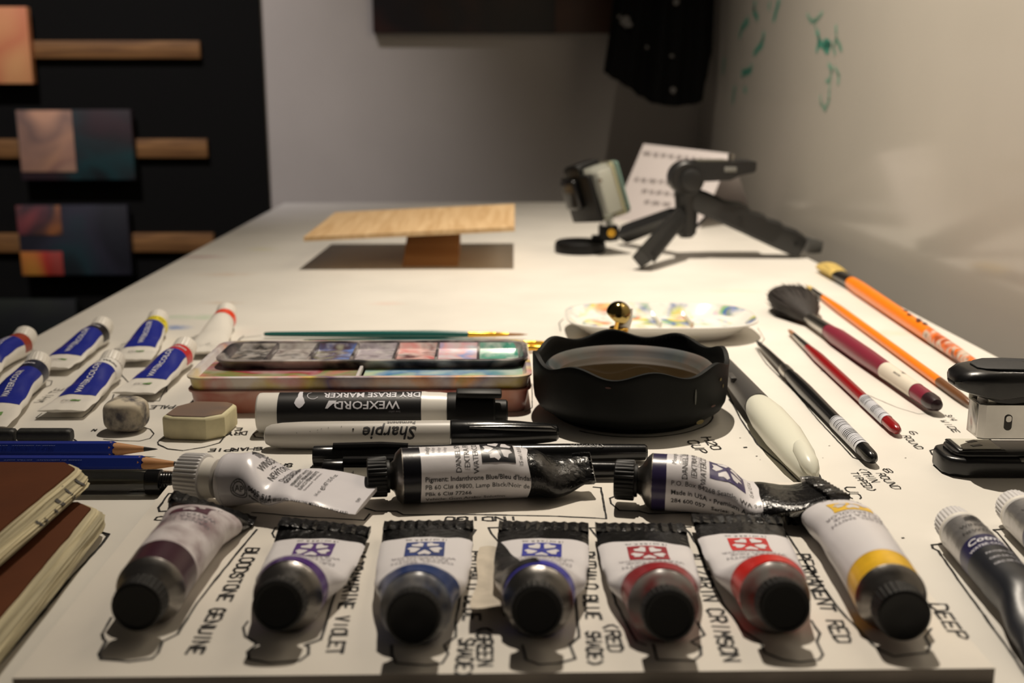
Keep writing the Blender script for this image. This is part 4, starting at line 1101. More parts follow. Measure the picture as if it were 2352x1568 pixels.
# green brushes behind the trays
def brush(name, label, ptip, ptail, z, parts, cat='paintbrush', group=None, extra=None, n=24, pitch=0):
    """parts: (part name, material, [(fraction, ry, rz), ...]) from the tip (0) to the handle end (1)"""
    a, L, h = at2(ptip, ptail, z); zc = z
    t = thing(name, label, cat, (a.x, a.y, 0), h, group)
    for (pn, m, stn) in parts:
        g = G(); g.loft([(f*L, ry, rz, 0, zc) for f, ry, rz in stn], n); g.build(pn, m, t, smooth=40)
    if extra: extra(t, L, zc)
    return t
GRN = mat('brush_green', (18, 92, 88), .25); BRASS = mat('gold_ferrule', (228, 176, 66), .25, metal=1); HAIR = mat('tan_bristle', (176, 130, 84), .8, var=.2, vscale=400, stretch=(.1, 1, 1))
GB = 'thin green brushes behind the trays'
def thin(label, tip, tail, z, m=GRN):
    brush('paintbrush', label, tip, tail, z, [('bristles', HAIR, [(0, .0001, .0001), (.025, .0008, .0008), (.078, .0012, .0012)]),
        ('ferrule', BRASS, [(.074, .0013, .0013), (.12, .0016, .0016), (.124, .0019, .0019), (.13, .0017, .0017), (.205, .0020, .0020), (.21, .0022, .0022), (.225, .0021, .0021)]),
        ('handle', m, [(.223, .0020, .0020), (.36, .0027, .0027), (.6, .0024, .0024), (.97, .0016, .0016), (.995, .0013, .0013), (1, .0006, .0006)])], group=GB, n=16)
thin('thin dark green brush with gold ferrule, farthest behind the paint trays', (1212, 768), (606, 767), .003)
thin('thin green brush with gold ferrule close behind the well tray', (1305, 788), (694, 785), .003)
thin('teal brush with pale ferrule mostly hidden between trays and water bowl', (1300, 799), (900, 799), .003, mat('brush_teal', (20, 116, 118), .25))

# white ceramic palette dish
dc = Vector((.1165, .738, 0))
t = thing('palette_dish', 'white ceramic palette dish dotted with bright paint, behind the water bowl', 'palette', dc)
def outline(k, z, n=64):
    out = []
    for j in range(n):
        a = 2*math.pi*j/n; ca, sa = math.cos(a), math.sin(a)
        x = .0655*math.copysign(abs(ca)**.55, ca); y = .045*math.copysign(abs(sa)**.62, sa)
        if ca > 0: y *= 1-.18*ca**3
        out.append((x*k[0], y*k[1], z))
    return out
CER = paint_mat('ceramic_paint', (232, 230, 224), [(60, 140, 120), (220, 110, 70), (232, 200, 140), (190, 196, 40), (60, 90, 170), (110, 170, 90), (200, 150, 190)], 52, .40, .12, 31, soft=.08)
CERW = mat('ceramic_white', (232, 230, 224), .12)
g = G(); g.rings([outline((.70, .66), 0), outline((.74, .70), .0006), outline((.93, .92), .0095), outline((1, 1), .0115), outline((1.0, 1.0), .0124), outline((.975, .965), .0126)], True, False); g.build('dish', CERW, t, smooth=50)
g = G(); g.rings([outline((.975, .965), .0126), outline((.95, .93), .0116), outline((.84, .80), .0046), outline((.78, .74), .0034), outline((.3, .3), .0032), outline((.02, .02), .0032)], False, True); g.build('glazed_inside', CER, t, smooth=50)
for i, x in enumerate((-.022, .0, .022)):
    g = G(); g.box((x, .016, .0058), (.0016, .040, .0052), .0006); g.build('rib', CERW, t)
g = G(); g.recalc = False
# gold-domed nozzle standing between bowl and dish
p = P(1424, 790, 0); t = thing('gold_nozzle', 'small gold domed cap on a white base standing behind the water bowl', 'bottle cap', (PY(1422, 735, .650).x, .650, .0015))
g = G(); g.lathe([(.0078, 0), (.0086, .0004), (.0086, .015), (.0078, .0156)], 40, wob=ridged(.0086, 30, .0003, .014, .001)); g.build('base', CAPW2, t, smooth=30)
g = G(); g.lathe([(.0062, .0154), (.0064, .0185), (.0058, .0192)], 32); g.build('collar', CAPW, t)
g = G(); g.lathe([(.0060, .0190), (.0058, .0194), (.0060, .0210), (.0056, .0214)], 32); g.build('gold_band', mat('brass_gold', (216, 172, 80), .2, metal=1), t)
bm = bmesh.new(); bmesh.ops.create_uvsphere(bm, u_segments=32, v_segments=20, radius=.0076)
bmesh.ops.bisect_plane(bm, geom=bm.verts[:]+bm.edges[:]+bm.faces[:], plane_co=(0, 0, -.0035), plane_no=(0, 0, -1), clear_outer=True)
bmesh.ops.holes_fill(bm, edges=[e for e in bm.edges if e.is_boundary])
g = G(); g.add_bm(bm, Matrix.Translation((-.0006, -.0008, .0298)) @ Matrix.Rotation(.7, 4, Vector((.3, 1, 0)).normalized() )); g.build('dome', mat('dark_gold', (158, 138, 84), .12, metal=1), t)
g = G(); g.rod([(.002, .001, .020), (.003, .001, .026), (.0042, .001, .0335)], [.0046, .0052, .0042], 20); g.build('dome_back', CAPW, t)
g = G(); g.rod([(-.0026, -.0052, .0206), (-.0018, -.0064, .0262)], .0012, 10); g.build('spout', mat('brass_gold', (216, 172, 80), .2, metal=1), t)

# ================================================================== brushes on the right
RT = ROT.transposed()
def proj(p):
    q = RT @ (Vector(p)-EYE); return CX+F*q.x/-q.z, CY-F*q.y/-q.z
def fx(ptip, ptail, z):
    """fraction along a brush for a given photo column"""
    a = P(*ptip, z); b = P(*ptail, z)
    def f(px):
        lo, hi = -.2, 1.2
        for _ in range(40):
            m = (lo+hi)/2
            if (proj(a.lerp(b, m))[0] < px): lo = m
            else: hi = m
        return lo
    return f
STEEL = mat('ferrule_steel', (176, 172, 166), .25, metal=1); DARKF = mat('ferrule_dark', (70, 66, 62), .3, metal=.8)
STICK = mat('barcode_white', (214, 216, 224), .4)
GR = 'brushes laid out along the right edge of the table'
def sticker(t, x0, x1, rf, zc, k, base=STICK, words=None):
    g = G(); g.recalc = False
    band(g, 0, x0, x1, rf, zc, -2.3, 2.0, .00015, 24)
    n = int((x1-x0)/.0019)
    if not words:
        for i in range(n):
            w = random.choice((.0002, .0003, .0006)); x = x0+.0009+(x1-x0-.002)*i/n
            band(g, 1, x, x+w, rf, zc, -1.5, .9, .0003, 14)
    else:
        for s_, q, sz in words: stamp(g, text2d(s_, sz), cyl_place((x0+x1)/2, q, rf, zc, 'along', .0003), 1, .0009)
    g.build('sticker', [base, PRINT], t, smooth=60)
def rf_of(stn, L):
    return lambda x: max(.0004, sm([(f*L, r) for f, r in stn], x))
def rbrush(label, tip, tail, z, bris, ferr, hand, mb, mf, mh, ring=None, stick=None, dip=None, bname='bristles'):
    f = fx(tip, tail, z)
    conv = lambda st: [(f(px), ry, rz) for px, ry, rz in st]
    parts = [('ferrule', mf, conv(ferr)), ('handle', mh, conv(hand))]
    if bris: parts.insert(0, (bname, mb, conv(bris)))
    if ring: parts.append(('ring', STEEL, conv(ring)))
    if dip: parts.append(('dipped_end', dip[0], conv(dip[1])))
    def ex(t, L, zc):
        if stick:
            rf = rf_of([(f(px), ry) for px, ry, rz in hand], L)
            sticker(t, f(stick[0])*L, f(stick[1])*L, rf, zc, 0, *(stick[2:]))
    return brush('paintbrush', label, tip, tail, z, parts, group=GR, extra=ex), f
rbrush('glossy black brush with a silver ring and barcode sticker, nearest the translucent water brush', (1738, 783), (2007, 1056), .0040,
       [(1738, .0004, .0004), (1744, .0014, .0014), (1756, .0017, .0017)], [(1752, .0017, .0017), (1760, .0020, .0020), (1796, .0027, .0027), (1803, .0030, .0030)],
       [(1812, .0030, .0030), (1822, .0036, .0036), (1850, .0039, .0039), (1900, .0035, .0035), (1990, .0033, .0033), (2000, .0031, .0031), (2005, .0022, .0022), (2007, .0008, .0008)],
       mat('dark_bristle', (34, 28, 24), .8), DARKF, KG, ring=[(1800, .0031, .0031), (1802, .0034, .0034), (1811, .0035, .0035), (1814, .0033, .0033)], stick=(1922, 1982))
rbrush('slim dark red brush with barcode sticker, between the black brush and the mop brush', (1811, 757), (2063, 990), .0034,
       [(1811, .0004, .0004), (1816, .0014, .0014), (1824, .0016, .0016)], [(1822, .0014, .0014), (1826, .0016, .0016), (1848, .0022, .0022), (1856, .0024, .0024)],
       [(1854, .0023, .0023), (1880, .0033, .0033), (1930, .0032, .0032), (2035, .0029, .0029), (2054, .0028, .0028), (2061, .0020, .0020), (2063, .0008, .0008)],
       mat('sable_bristle', (150, 110, 80), .8), STEEL, mat('brush_red', (142, 22, 26), .2, coat=.3), stick=(1986, 2038))
t, f = rbrush('thick burgundy mop brush with a round black hair head', (1795, 686), (2154, 932), .0058, None,
       [(1848, .0044, .0034), (1862, .0046, .0040), (1902, .0046, .0046), (1904, .0048, .0048)],
       [(1902, .0045, .0045), (1925, .0058, .0058), (1990, .0056, .0056), (2060, .0046, .0046), (2120, .0044, .0044), (2142, .0042, .0042), (2151, .0030, .0030), (2154, .001, .001)],
       None, STEEL, mat('brush_burgundy', (126, 38, 56), .35), dip=(mat('burgundy_dark_tip', (42, 26, 30), .3), [(2134, .0044, .0044), (2144, .0043, .0043), (2152, .0031, .0031), (2154.5, .001, .001)]), stick=(2036, 2106, mat('aged_sticker', (216, 208, 192), .5), [('Mop', .001, .0036), ('natural hair', -.0026, .0022)]))
a = P(1795, 686, .0058); b = P(2154, 932, .0058); L = (b-a).length
g = G(); x1 = f(1862)*L; random.seed(3)
for i in range(520):
    an = random.uniform(0, 2*math.pi); q = math.sqrt(random.random()); spread = .0215
    ln = x1*random.uniform(.78, 1.04)
    dy, dz = math.cos(an)*q, math.sin(an)*q
    p0 = Vector((x1, dy*.0040, .0058+dz*.0036)); z2 = .0110+dz*.0125
    p1 = Vector((x1*.55, dy*.0175, .0098+dz*.0110)); p2 = Vector((x1-ln*(1-.28*q*q), dy*spread*.92, max(.0006, z2)))
    if p1.z < .0008: p1.z = .0008
    g.rod([p0, p0.lerp(p1, .6), p1, p2], [.00032, .00034, .00030, .00008], 4)
R_ = []
for fr_, ry, rz, zz in ((1, .0042, .0038, .0058), (.8, .0105, .0072, .0078), (.55, .0160, .0095, .0104), (.35, .0172, .0100, .0110), (.18, .0150, .0085, .0106), (.08, .010, .006, .0100)):
    R_.append((x1*fr_, ry, rz, 0, zz))
g.loft(list(reversed(R_)), 24)
g.build('hair_head', mat('mop_hair', (36, 29, 25), .7, var=.3, vscale=500), t, smooth=60)
TAN = mat('hog_bristle', (196, 168, 92), .8, var=.2, vscale=500, stretch=(.1, 1, 1))
ORANGE = mat('brush_orange', (240, 130, 26), .3); DIP = mat('brown_dip', (104, 66, 36), .4)
rbrush('thin orange brush with a brown dipped end', (1855, 657), (2227, 926), .0031,
       [(1855, .0016, .0006), (1858, .0022, .0014), (1868, .0020, .0016)], [(1866, .0020, .0016), (1878, .0019, .0018), (1893, .0022, .0022)],
       [(1891, .0022, .0022), (1930, .0031, .0031), (2050, .0028, .0028), (2158, .0026, .0026)], TAN, DARKF, ORANGE,
       dip=(DIP, [(2156, .0026, .0026), (2200, .0024, .0024), (2217, .0020, .0020), (2225, .0014, .0014), (2227, .0006, .0006)]))
t, f = rbrush('thick orange flat brush with worn paint, nearest the right wall', (1899, 612), (2262, 853), .0052,
       [(1897, .0092, .0026), (1900, .0104, .0044), (1912, .0098, .0050), (1930, .0080, .0044)], [(1922, .0078, .0042), (1932, .0074, .0044), (1950, .0058, .0052), (1956, .0056, .0054)],
       [(1952, .0054, .0052), (1975, .0060, .0058), (2060, .0052, .0052), (2135, .0046, .0046)], TAN, DARKF, ORANGE,
       dip=(paint_mat('worn_orange', (226, 112, 36), [(120, 64, 30), (206, 196, 180), (196, 90, 40), (90, 60, 40)], 150, .55, .4, 3, soft=.05), [(2133, .0046, .0046), (2200, .0040, .0040), (2250, .0030, .0030), (2262, .001, .001)]))
a = P(1899, 612, .0052); b = P(2262, 853, .0052); L = (b-a).length
g = G(); g.recalc = False
for (px_, q, w_, h_) in ((2076, .001, .003, .0016), (2090, -.0008, .004, .001), (2108, .0014, .0052, .0022), (2112, -.0012, .003, .001), (2122, .0006, .004, .0014)):
    x0 = f(px_)*L
    stamp(g, fan([(w_*math.cos(k*.7)*(1+.3*math.sin(k*2.3)), h_*math.sin(k*.7)*(1+.3*math.cos(k*1.9))) for k in range(9)]), cyl_place(x0, q, lambda x: .0049, .0052, 'along', .0006), 0)
g.build('worn_paint', mat('worn_brown', (92, 40, 26), .5), t, smooth=0)

# translucent water brush
tip, tail, z = (1640, 812), (1866, 1080), .0082
f = fx(tip, tail, z); a, L, h = at2(tip, tail, z)
t = thing('water_brush', 'translucent fat-bodied water brush with dark grey cap, beside the water bowl', 'water brush', (a.x, a.y, 0), h)
cv = lambda st: [(f(px)*L, ry, rz, 0, z+dz) for px, ry, rz, dz in st]
g = G(); g.loft(cv([(1640, .0034, .0034, 0), (1642, .0046, .0046, 0), (1700, .0060, .0060, 0), (1732, .0066, .0066, 0), (1742, .0068, .0068, 0)]), 28); g.build('cap', mat('grey_cap', (70, 68, 66), .4), t)
x0 = f(1702)*L; g = G(); g.box((x0, -.0058+.0005, z+.0045), (.012, .0035, .003), .0008); g.build('clip', mat('grey_cap', (70, 68, 66), .4), t)
g = G(); g.loft(cv([(1740, .0060, .0060, 0), (1746, .0072, .0066, 0), (1765, .0086, .0076, 0), (1800, .0088, .0074, 0), (1835, .0072, .0060, -.0008), (1856, .0050, .0046, -.002), (1863, .0036, .0036, -.003), (1866, .0016, .0016, -.003)]), 32, 2.2)
mw = mat('milky_plastic', (236, 236, 220), .32, trans=.15, ior=1.4, sss=.15); g.build('reservoir', mw, t)
g = G(); g.loft(cv([(1836, .003, .003, .004), (1842, .0042, .0036, .0034), (1858, .0040, .0034, .0016), (1866, .0030, .0028, .0004), (1870, .001, .001, -.001)]), 24); g.build('squeeze_knob', mw, t)

# ================================================================== stapler
p = P(2152, 1057, .004); sx, sy = p.x, p.y
t = thing('stapler', 'black stapler with a bare metal magazine, at the right edge beside the brushes', 'stapler', (sx, sy, 0), math.radians(-1.5))
SB = mat('stapler_black', (17, 17, 18), .3, bump=.05, bscale=600); SM = mat('stapler_metal', (186, 184, 180), .22, metal=1, var=.1, vscale=60, bump=.05, bscale=90)
LS = .118
def plan(x0, x1, w, cut, rnd=.003):
    return [(x0+cut*.25, -w+cut*.4), (x0+cut, -w), (x1, -w), (x1, w), (x0+cut, w), (x0+cut*.25, w-cut*.4), (x0, w-cut*.9), (x0, -w+cut*.9)]
W_ = .0125
g = G(); g.prism(plan(0, LS, W_, .008), 0, .0085, .0018, 3); g.build('base', SB, t, smooth=40)
g = G(); g.prism(plan(.004, LS-.002, W_-.003, .005), .0080, .0106, .0008, 2); g.build('base_tread', SB, t, smooth=40)
g = G(); g.prism([(.0060, -.0082), (.0262, -.0082), (.0262, .0082), (.0060, .0082)], .0100, .0116, .0006, 2); g.build('anvil_pad', SB, t, smooth=40)
g = G(); g.prism([(.0078, -.0070), (.0245, -.0070), (.0245, .0070), (.0078, .0070)], .0114, .0119, .0002, 1)
anv = g.build('anvil', mat('anvil_steel', (206, 203, 190), .4, metal=.1), t)
for yy in (-.0028, .0028):
    g = G(); g.box((.0155, yy,   .01196), (.0052, .0020, .0002), .00009, 1, Matrix.Rotation(.35, 4, 'Z')); g.build('staple_groove', mat('groove_dark', (52, 50, 48), .4, metal=.6), anv)
for xx in (.034,):
    g = G(); g.box((xx, -W_+.0010, .0082), (.006, .0026, .0014), .0004); g.build('latch', mat('latch_grey', (110, 108, 102), .5), t)
g = G(); g.box((.078, 0, .0125), (.072, .013, .005), .001); g.build('spring_housing', SB, t)
# magazine
mz0, mz1 = .0158, .0318
g = G(); g.prism([(.0140, -.0056), (.0165, -.0070), (.112, -.0070), (.112, .0070), (.0165, .0070), (.0140, .0056)], mz0, mz1, .0006, 1)
mg = g.build('magazine', SM, t, smooth=25)
g = G(); g.box((.0141, .0, (mz0+mz1)/2+.0002), (.0006, .0085, .0140), .0002); g.build('front_plate', SM, mg)
g = G(); g.prism(roundrect(-.0016, .0016, -.0035, .0035, .0015), -.0001, .0003, M4=Matrix.Translation((.0262, -.0070, .0236)) @ Matrix.Rotation(math.pi/2, 4, 'X')); g.build('slot', mat('groove_dark', (52, 50, 48), .4), mg)
g = G(); g.prism(roundrect(-.0012, .0012, .0003, .0030, .0010), .0002, .0005, M4=Matrix.Translation((.0262, -.0070, .0236)) @ Matrix.Rotation(math.pi/2, 4, 'X')); g.build('slot_spring', SM, mg)
g = G(); g.prism([(.036, -.0074), (.110, -.0074), (.110, -.0070), (.036, -.0070)], .0278, .0326); g.prism([(.036, .0070), (.110, .0070), (.110, .0074), (.036, .0074)], .0278, .0326); g.box((.073, 0, .0324), (.074, .0140, .0012), .0003); g.build('top_rail', SB, mg)
for yy in (-.0048, .0044):
    g = G(); g.box((.0195 if yy < 0 else .0150, yy, .0345), (.0036, .0010, .0070), .0002); g.build('driver_tab', mat('anvil_steel', (206, 203, 190), .4, metal=.1), t)
# upper arm
top = ((-.0035, .0405, .0380, .0040), (-.0022, .0432, .0368, .0085), (.002, .0450, .0354, .0115), (.008, .0458, .0335, .0128), (.014, .0462, .0328, .0132), (.030, .0462, .0350, .0130), (.05, .0452, .0352, .0122), (.08, .0425, .0330, .0115), (.105, .0385, .0290, .0110), (.116, .0345, .0270, .0095))
g = G(); R = []
for (x, zt, zb, w) in top:
    x += .0065; zt += .0012; zb += .0012
    R.append([(x, -w*.72, zb), (x, -w*.92, zb+.0012), (x, -w, (zt*.6+zb*.4)), (x, -w*.97, zt-.0022), (x, -w*.84, zt-.0006), (x, -w*.5, zt), (x, w*.5, zt), (x, w*.84, zt-.0006), (x, w*.97, zt-.0022), (x, w, (zt*.6+zb*.4)), (x, w*.92, zb+.0012), (x, w*.72, zb)])
g.rings(R)
ar = g.build('upper_arm', SB, t, smooth=42)
g = G(); R = []
for (x, z0_, w) in ((.0045, .0352, .0065), (.010, .0322, .0076), (.016, .0300, .0080), (.022, .0296, .0080), (.032, .0305, .0078), (.05, .0318, .0076), (.085, .0300, .0074)):
    x += .0045; z0_ += .0026
    R.append([(x, -w, z0_), (x, -w, .0390), (x, w, .0390), (x, w, z0_)])
g.rings(R); g.build('nose', SB, ar, smooth=30)
g = G(); q = [(.006+.042*(1-math.cos(k*math.pi/12))/2*1.0, .0100*math.sin(k*math.pi/12)**.6) for k in range(13)]
pl_ = [(x, -y) for x, y in q]+[(.10, -.0078), (.10, .0078)]+[(x, y) for x, y in reversed(q)]
pl_ = [(.0055, -.004), (.008, -.0075), (.013, -.0098), (.022, -.0104), (.034, -.0088), (.048, -.0086), (.072, -.0086), (.072, .0086), (.048, .0086), (.034, .0088), (.022, .0104), (.013, .0098), (.008, .0075), (.0055, .004)]
g.prism(pl_, .0, .0008, .0003, 2)
for i, v in enumerate(g.v):
    x, y, z_ = v; g.v[i] = (x+.0065, y, z_+sm([(a_, b_) for a_, b_, _, _ in top], x)+.0011)
g.build('grip_pad', mat('soft_grip_black', (24, 24, 25), .65, bump=.15, bscale=900), ar, smooth=40)
g = G(); g.rod([(.108, -.010, .030), (.108, .010, .030)], .003, 16); g.build('hinge_pin', SM, t)
g = G(); g.prism([(.098, -.0092), (.116, -.0092), (.116, -.0078), (.098, -.0078)], .006, .034); g.prism([(.098, .0078), (.116, .0078), (.116, .0092), (.098, .0092)], .006, .034); g.box((.107, 0, .0075), (.018, .018, .003)); g.build('hinge_bracket', SB, t)

# ================================================================== far end of the table
# small wooden panel propped on a block
pc_ = [PY(697, 544, 1.012), PY(1182, 521, 1.012), PY(1182, 468, 1.183), PY(771, 487, 1.183)]
ctr = sum(pc_, Vector())/4; base = Vector((ctr.x, ctr.y, 0))
nrm = (pc_[1]-pc_[0]).cross(pc_[3]-pc_[0]).normalized()*.0042
g = G(); lo = [p-base for p in pc_]; hi = [p-base+nrm for p in pc_]
g.rings([[p-nrm for p in lo], lo])
o = g.build('birch_panel', wood_mat('birch_ply', (212, 182, 140), (190, 156, 112), 'y', 26), loc=base, smooth=0)
tag(o, 'small pale birch panel propped level on a wooden block in the middle of the table', 'panel')
bl0, br0 = P(924, 612, 0), P(1052, 612, 0)
bw = br0.x-bl0.x; o0 = Vector((bl0.x, bl0.y, 0))
g = G(); ln = .10; ht = .0285
sec_ = [(0, .0), (ln*.9, ht), (ln, ht-.001), (ln, 0)]
g.rings([[(0, y, z) for y, z in sec_], [(bw, y, z) for y, z in sec_]])
o = g.build('wood_block', wood_mat('pine_block', (206, 162, 116), (178, 132, 88), 'x', 14), loc=o0, smooth=0)
tag(o, 'sloping brown wooden block under the birch panel', 'wood block')

# folded card
al, ar_ = PY(1478, 331, 1.42), PY(1680, 354, 1.335)
fl, frr = P(1405, 503, 0), P(1606, 524, 0); br_ = P(1726, 494, 0); blb = br_+(al-ar_); blb.z = 0
t = thing('folded_card', 'white folded notice card standing behind the black tripod', 'card', ((fl.x+br_.x)/2, (fl.y+br_.y)/2, 0)); B0 = t.location
def leaf(c):
    """bent sheet through four corners: bottom left, bottom right, top right, top left"""
    return lambda u, v: c[3].lerp(c[2], u).lerp(c[0].lerp(c[1], u), v)
def sheet(name, c, th, far):
    L_ = leaf(c); n = (c[1]-c[0]).cross(c[3]-c[0]).normalized()
    if n.y > 0: n = -n
    g = G(); N = 10
    fr = [[L_(i/N, k/N)-B0 for k in range(N+1)] for i in range(N+1)]
    g.rings([[*r_, *[p-n*th for p in reversed(r_)]] for r_ in fr]); g.build(name, mat('card_white', (214, 206, 206), .7), t, smooth=30)
    return L_, n
front, nf = sheet('front_leaf', [fl, frr, ar_, al], .0005, False); sheet('back_leaf', [blb, br_, ar_, al], .0005, True)
g = G(); g.recalc = False
random.seed(5)
for (v0, u0, u1) in ((.09, .05, .84), (.43, .08, .62), (.57, .22, .66), (.71, .30, .52)):
    u = u0
    while u < u1:
        for k in range(random.choice((3, 4, 6))):                    # one handwritten word: a few slanted pen strokes
            s_ = random.uniform(-.006, .006); hh = random.uniform(.035, .055)
            for (ua, va, ub, vb) in ((u+s_, v0, u-s_, v0+hh), (u, v0+hh*random.random(), u+.012, v0+hh*random.random())):
                a_ = front(ua, va); b_ = front(ub, vb); d_ = (b_-a_).normalized(); q_s = d_.cross(nf)*.0008
                g.face([p+nf*.0006-B0 for p in (a_-q_s, b_-q_s, b_+q_s, a_+q_s)])
            u += .014
        u += .035
g.build('handwriting', mat('pale_pen_grey', (150, 142, 142), .7), t, smooth=0)

# tabletop tripod with a phone-plate head
T0 = P(1576, 560, 0); T0 = Vector((T0.x-.0, 1.085, 0))
t = thing('tripod', 'black folding mini tripod standing in front of the folded card', 'tripod', T0)
TB_ = mat('tripod_black', (30, 30, 30), .42, bump=.1, bscale=200)
def q_(px, py, y): return PY(px, py, y)-T0
def zf(px, py): return P(px, py, 0)-T0
g = G(); g.rod([q_(1577, 430, 1.085), q_(1577, 470, 1.085), q_(1577, 500, 1.085), q_(1576, 535, 1.085), q_(1576, 545, 1.085)], [.0125, .0115, .0108, .0100, .006], 20); g.build('column', TB_, t)
hc = q_(1574, 408, 1.085)
g = G(); g.rod([hc+Vector((0, -.016, 0)), hc+Vector((0, -.0145, 0)), hc+Vector((0, .013, 0)), hc+Vector((0, .0145, 0))], [.0150, .0165, .0165, .015], 32); g.build('pivot', TB_, t, smooth=30)
g = G(); g.rod([hc+Vector((.003, -.021, -.001)), hc+Vector((.003, -.020, -.001)), hc+Vector((.003, -.015, -.001))], [.0085, .0105, .0105], 28); g.build('tightening_knob', mat('knob_black', (22, 22, 22), .5), t, smooth=30)
g = G(); a_, b_ = q_(1572, 385, 1.085), q_(1728, 385, 1.085); R = []
for f_, zt, zb, w in ((0, .0070, -.012, .015), (.28, .0068, -.0122, .018), (.62, .0066, -.0110, .019), (.78, .0072, -.0060, .019), (.97, .0072, -.0035, .018), (1, .006, -.001, .017)):
    c = a_.lerp(b_, f_); R.append([c+Vector((0, -w, zb)), c+Vector((0, -w, zt)), c+Vector((0, w, zt)), c+Vector((0, w, zb))])
g.rings(R); pl_o = g.build('head_plate', TB_, t, smooth=30)
c = a_.lerp(b_, .62); g = G(); g.box(c+Vector((0, -.0185, -.0005)), (.012, .002, .005), .0008); g.build('level_button', mat('button_grey', (120, 120, 116), .4), pl_o)
c = a_.lerp(b_, .5); g = G(); g.box(c+Vector((-.008, 0, .0072)), (.030, .024, .0014), .0005); g.build('rubber_pad', mat('pad_olive', (86, 84, 74), .5), pl_o)
c = a_.lerp(b_, .68); g = G(); g.rod([c+Vector((0, 0, .0066)), c+Vector((0, 0, .0135))], .003, 14); g.build('camera_screw', STEEL, pl_o)
# legs
def leg(p0, p1, w0, w1, foot, flat=.55, ridge=True):
    g = G(); d = p1-p0
    g.rod([p0, p0.lerp(p1, .1), p0.lerp(p1, .9), p1], [w0*.8, w0, w1, w1*.96], 4, flat, up=(0, -.35, 1), pw=8); o = g.build('leg', TB_, t, smooth=30)
    if ridge:
        g = G(); off = Vector((.006, -.004, -.003)); g.rod([p0.lerp(p1, .12)+off, p0.lerp(p1, .88)+off], [w0*.65, w1*.65], 4, .5, pw=8); g.build('leg_channel', mat('tripod_dark', (20, 20, 20), .5), o, smooth=30)
    return o
f1 = zf(1472, 622); f1.z += .0105; leg(q_(1562, 488, 1.075), f1, .0085, .0098, 0, 1.0)
f2 = zf(1432, 562); f2.z += .0112; leg(q_(1556, 492, 1.095), f2, .0088, .0105, 0, 1.0, False)
f3 = zf(1838, 590); f3.z += .0105
p0 = q_(1588, 452, 1.085); R = []; up = Vector((0, 0, 1)); d = (f3-p0).normalized(); n_ = (up-d*up.dot(d)).normalized(); s_ = Vector((0, 1, 0))
g = G()
for f_, ht_, hb_, w in ((0, .010, -.011, .010), (.12, .011, -.0115, .012), (.26, .0105, -.0115, .013), (.38, .0150, -.0115, .013), (.44, .0145, -.0115, .013), (.48, .0118, -.0115, .013), (.58, .0140, -.0118, .013), (.63, .0120, -.0118, .013), (.73, .0142, -.012, .0125), (.78, .0122, -.012, .0125), (.88, .0135, -.0118, .012), (.95, .012, -.0115, .012), (1, .010, -.0098, .011)):
    c = p0.lerp(f3, f_); R.append([c+n_*hb_-s_*w*.8, c+n_*(hb_+.003)-s_*w, c+n_*(ht_-.003)-s_*w, c+n_*ht_-s_*w*.7, c+n_*ht_+s_*w*.7, c+n_*(ht_-.003)+s_*w, c+n_*(hb_+.003)+s_*w, c+n_*hb_+s_*w*.8])
g.rings(R); lg = g.build('leg', TB_, t, smooth=40)
g = G(); c = f3+Vector((.008, 0, .002)); g.rod([c+Vector((-.002, 0, 0)), c+Vector((.005, 0, -.001)), c+Vector((.012, 0, -.002))], [.008, .0075, .006], 6, 1.2, pw=6); g.build('end_cap', mat('end_cap_grey', (92, 92, 90), .4, metal=.3), lg)
for f_ in (.42, .93):
    c = p0.lerp(f3, f_); g = G(); g.rod([c-s_*.0125, c-s_*.0142], .0022, 12); g.build('rivet', mat('tripod_dark', (20, 20, 20), .5), lg)
g = G(); g.rod([q_(1592, 528, 1.083), q_(1642, 478, 1.083)], .0016, 8); g.build('brace', TB_, t)

# action camera in a clear housing on a round base
c0 = P(1334, 582, 0); c0.y = 1.128
t = thing('action_camera', 'small action camera in a clear housing on a round black base', 'camera', (c0.x, c0.y, 0))
g = G(); g.lathe([(.0250, 0), (.0262, .001), (.0266, .006), (.0258, .0105), (.0235, .0122), (.012, .0128)], 48); g.build('round_base', K, t, smooth=40)
pp = PY(1398, 535, 1.125)-t.location
g = G(); g.box((pp.x-.006, 0, .0145), (.022, .012, .006), .001); g.box((pp.x, 0, pp.z), (.0195, .018, .0155), .0015); g.build('mount', K, t)
g = G(); g.rod([(pp.x+.002, -.009, pp.z+.001), (pp.x+.002, -.0115, pp.z+.001)], .0042, 20); g.build('thumb_screw', BRASS, t)
cc = PY(1371, 440, 1.125)-t.location
M4 = Matrix.Translation(cc) @ Matrix.Rotation(math.radians(-17), 4, 'Y') @ Matrix.Rotation(math.radians(24), 4, 'Z') @ Matrix.Scale(1.1, 4)
CLEAR = mat('clear_housing', (226, 230, 224), .08, trans=.92, ior=1.3)
def cbox(name, c, size, bev, m, par=t):
    g = G(); g.box(c, size, bev, 3); g.v = [tuple(M4 @ Vector(v)) for v in g.v]; return g.build(name, m, par, smooth=40)
hs = cbox('clear_case', (0, 0, 0), (.030, .058, .050), .004, CLEAR)
cbox('camera_body', (.001, 0, 0), (.020, .050, .041), .003, mat('camera_grey', (206, 204, 196), .4))
cbox('seal_strip', (.0078, 0, 0), (.0022, .0560, .0480), .0008, mat('seal_yellowish', (206, 196, 150), .4))
cbox('back_seal', (.0128, 0, .001), (.0024, .0570, .0440), .0008, mat('seal_teal', (110, 150, 140), .4))
fp = cbox('front_frame', (-.0168, 0, -.002), (.006, .054, .044), .002, K)
cbox('lens_window', (-.0225, .006, .004), (.008, .026, .028), .003, KG, fp)
lt = cbox('latch', (-.006, .002, .0268), (.026, .022, .006), .002, K)
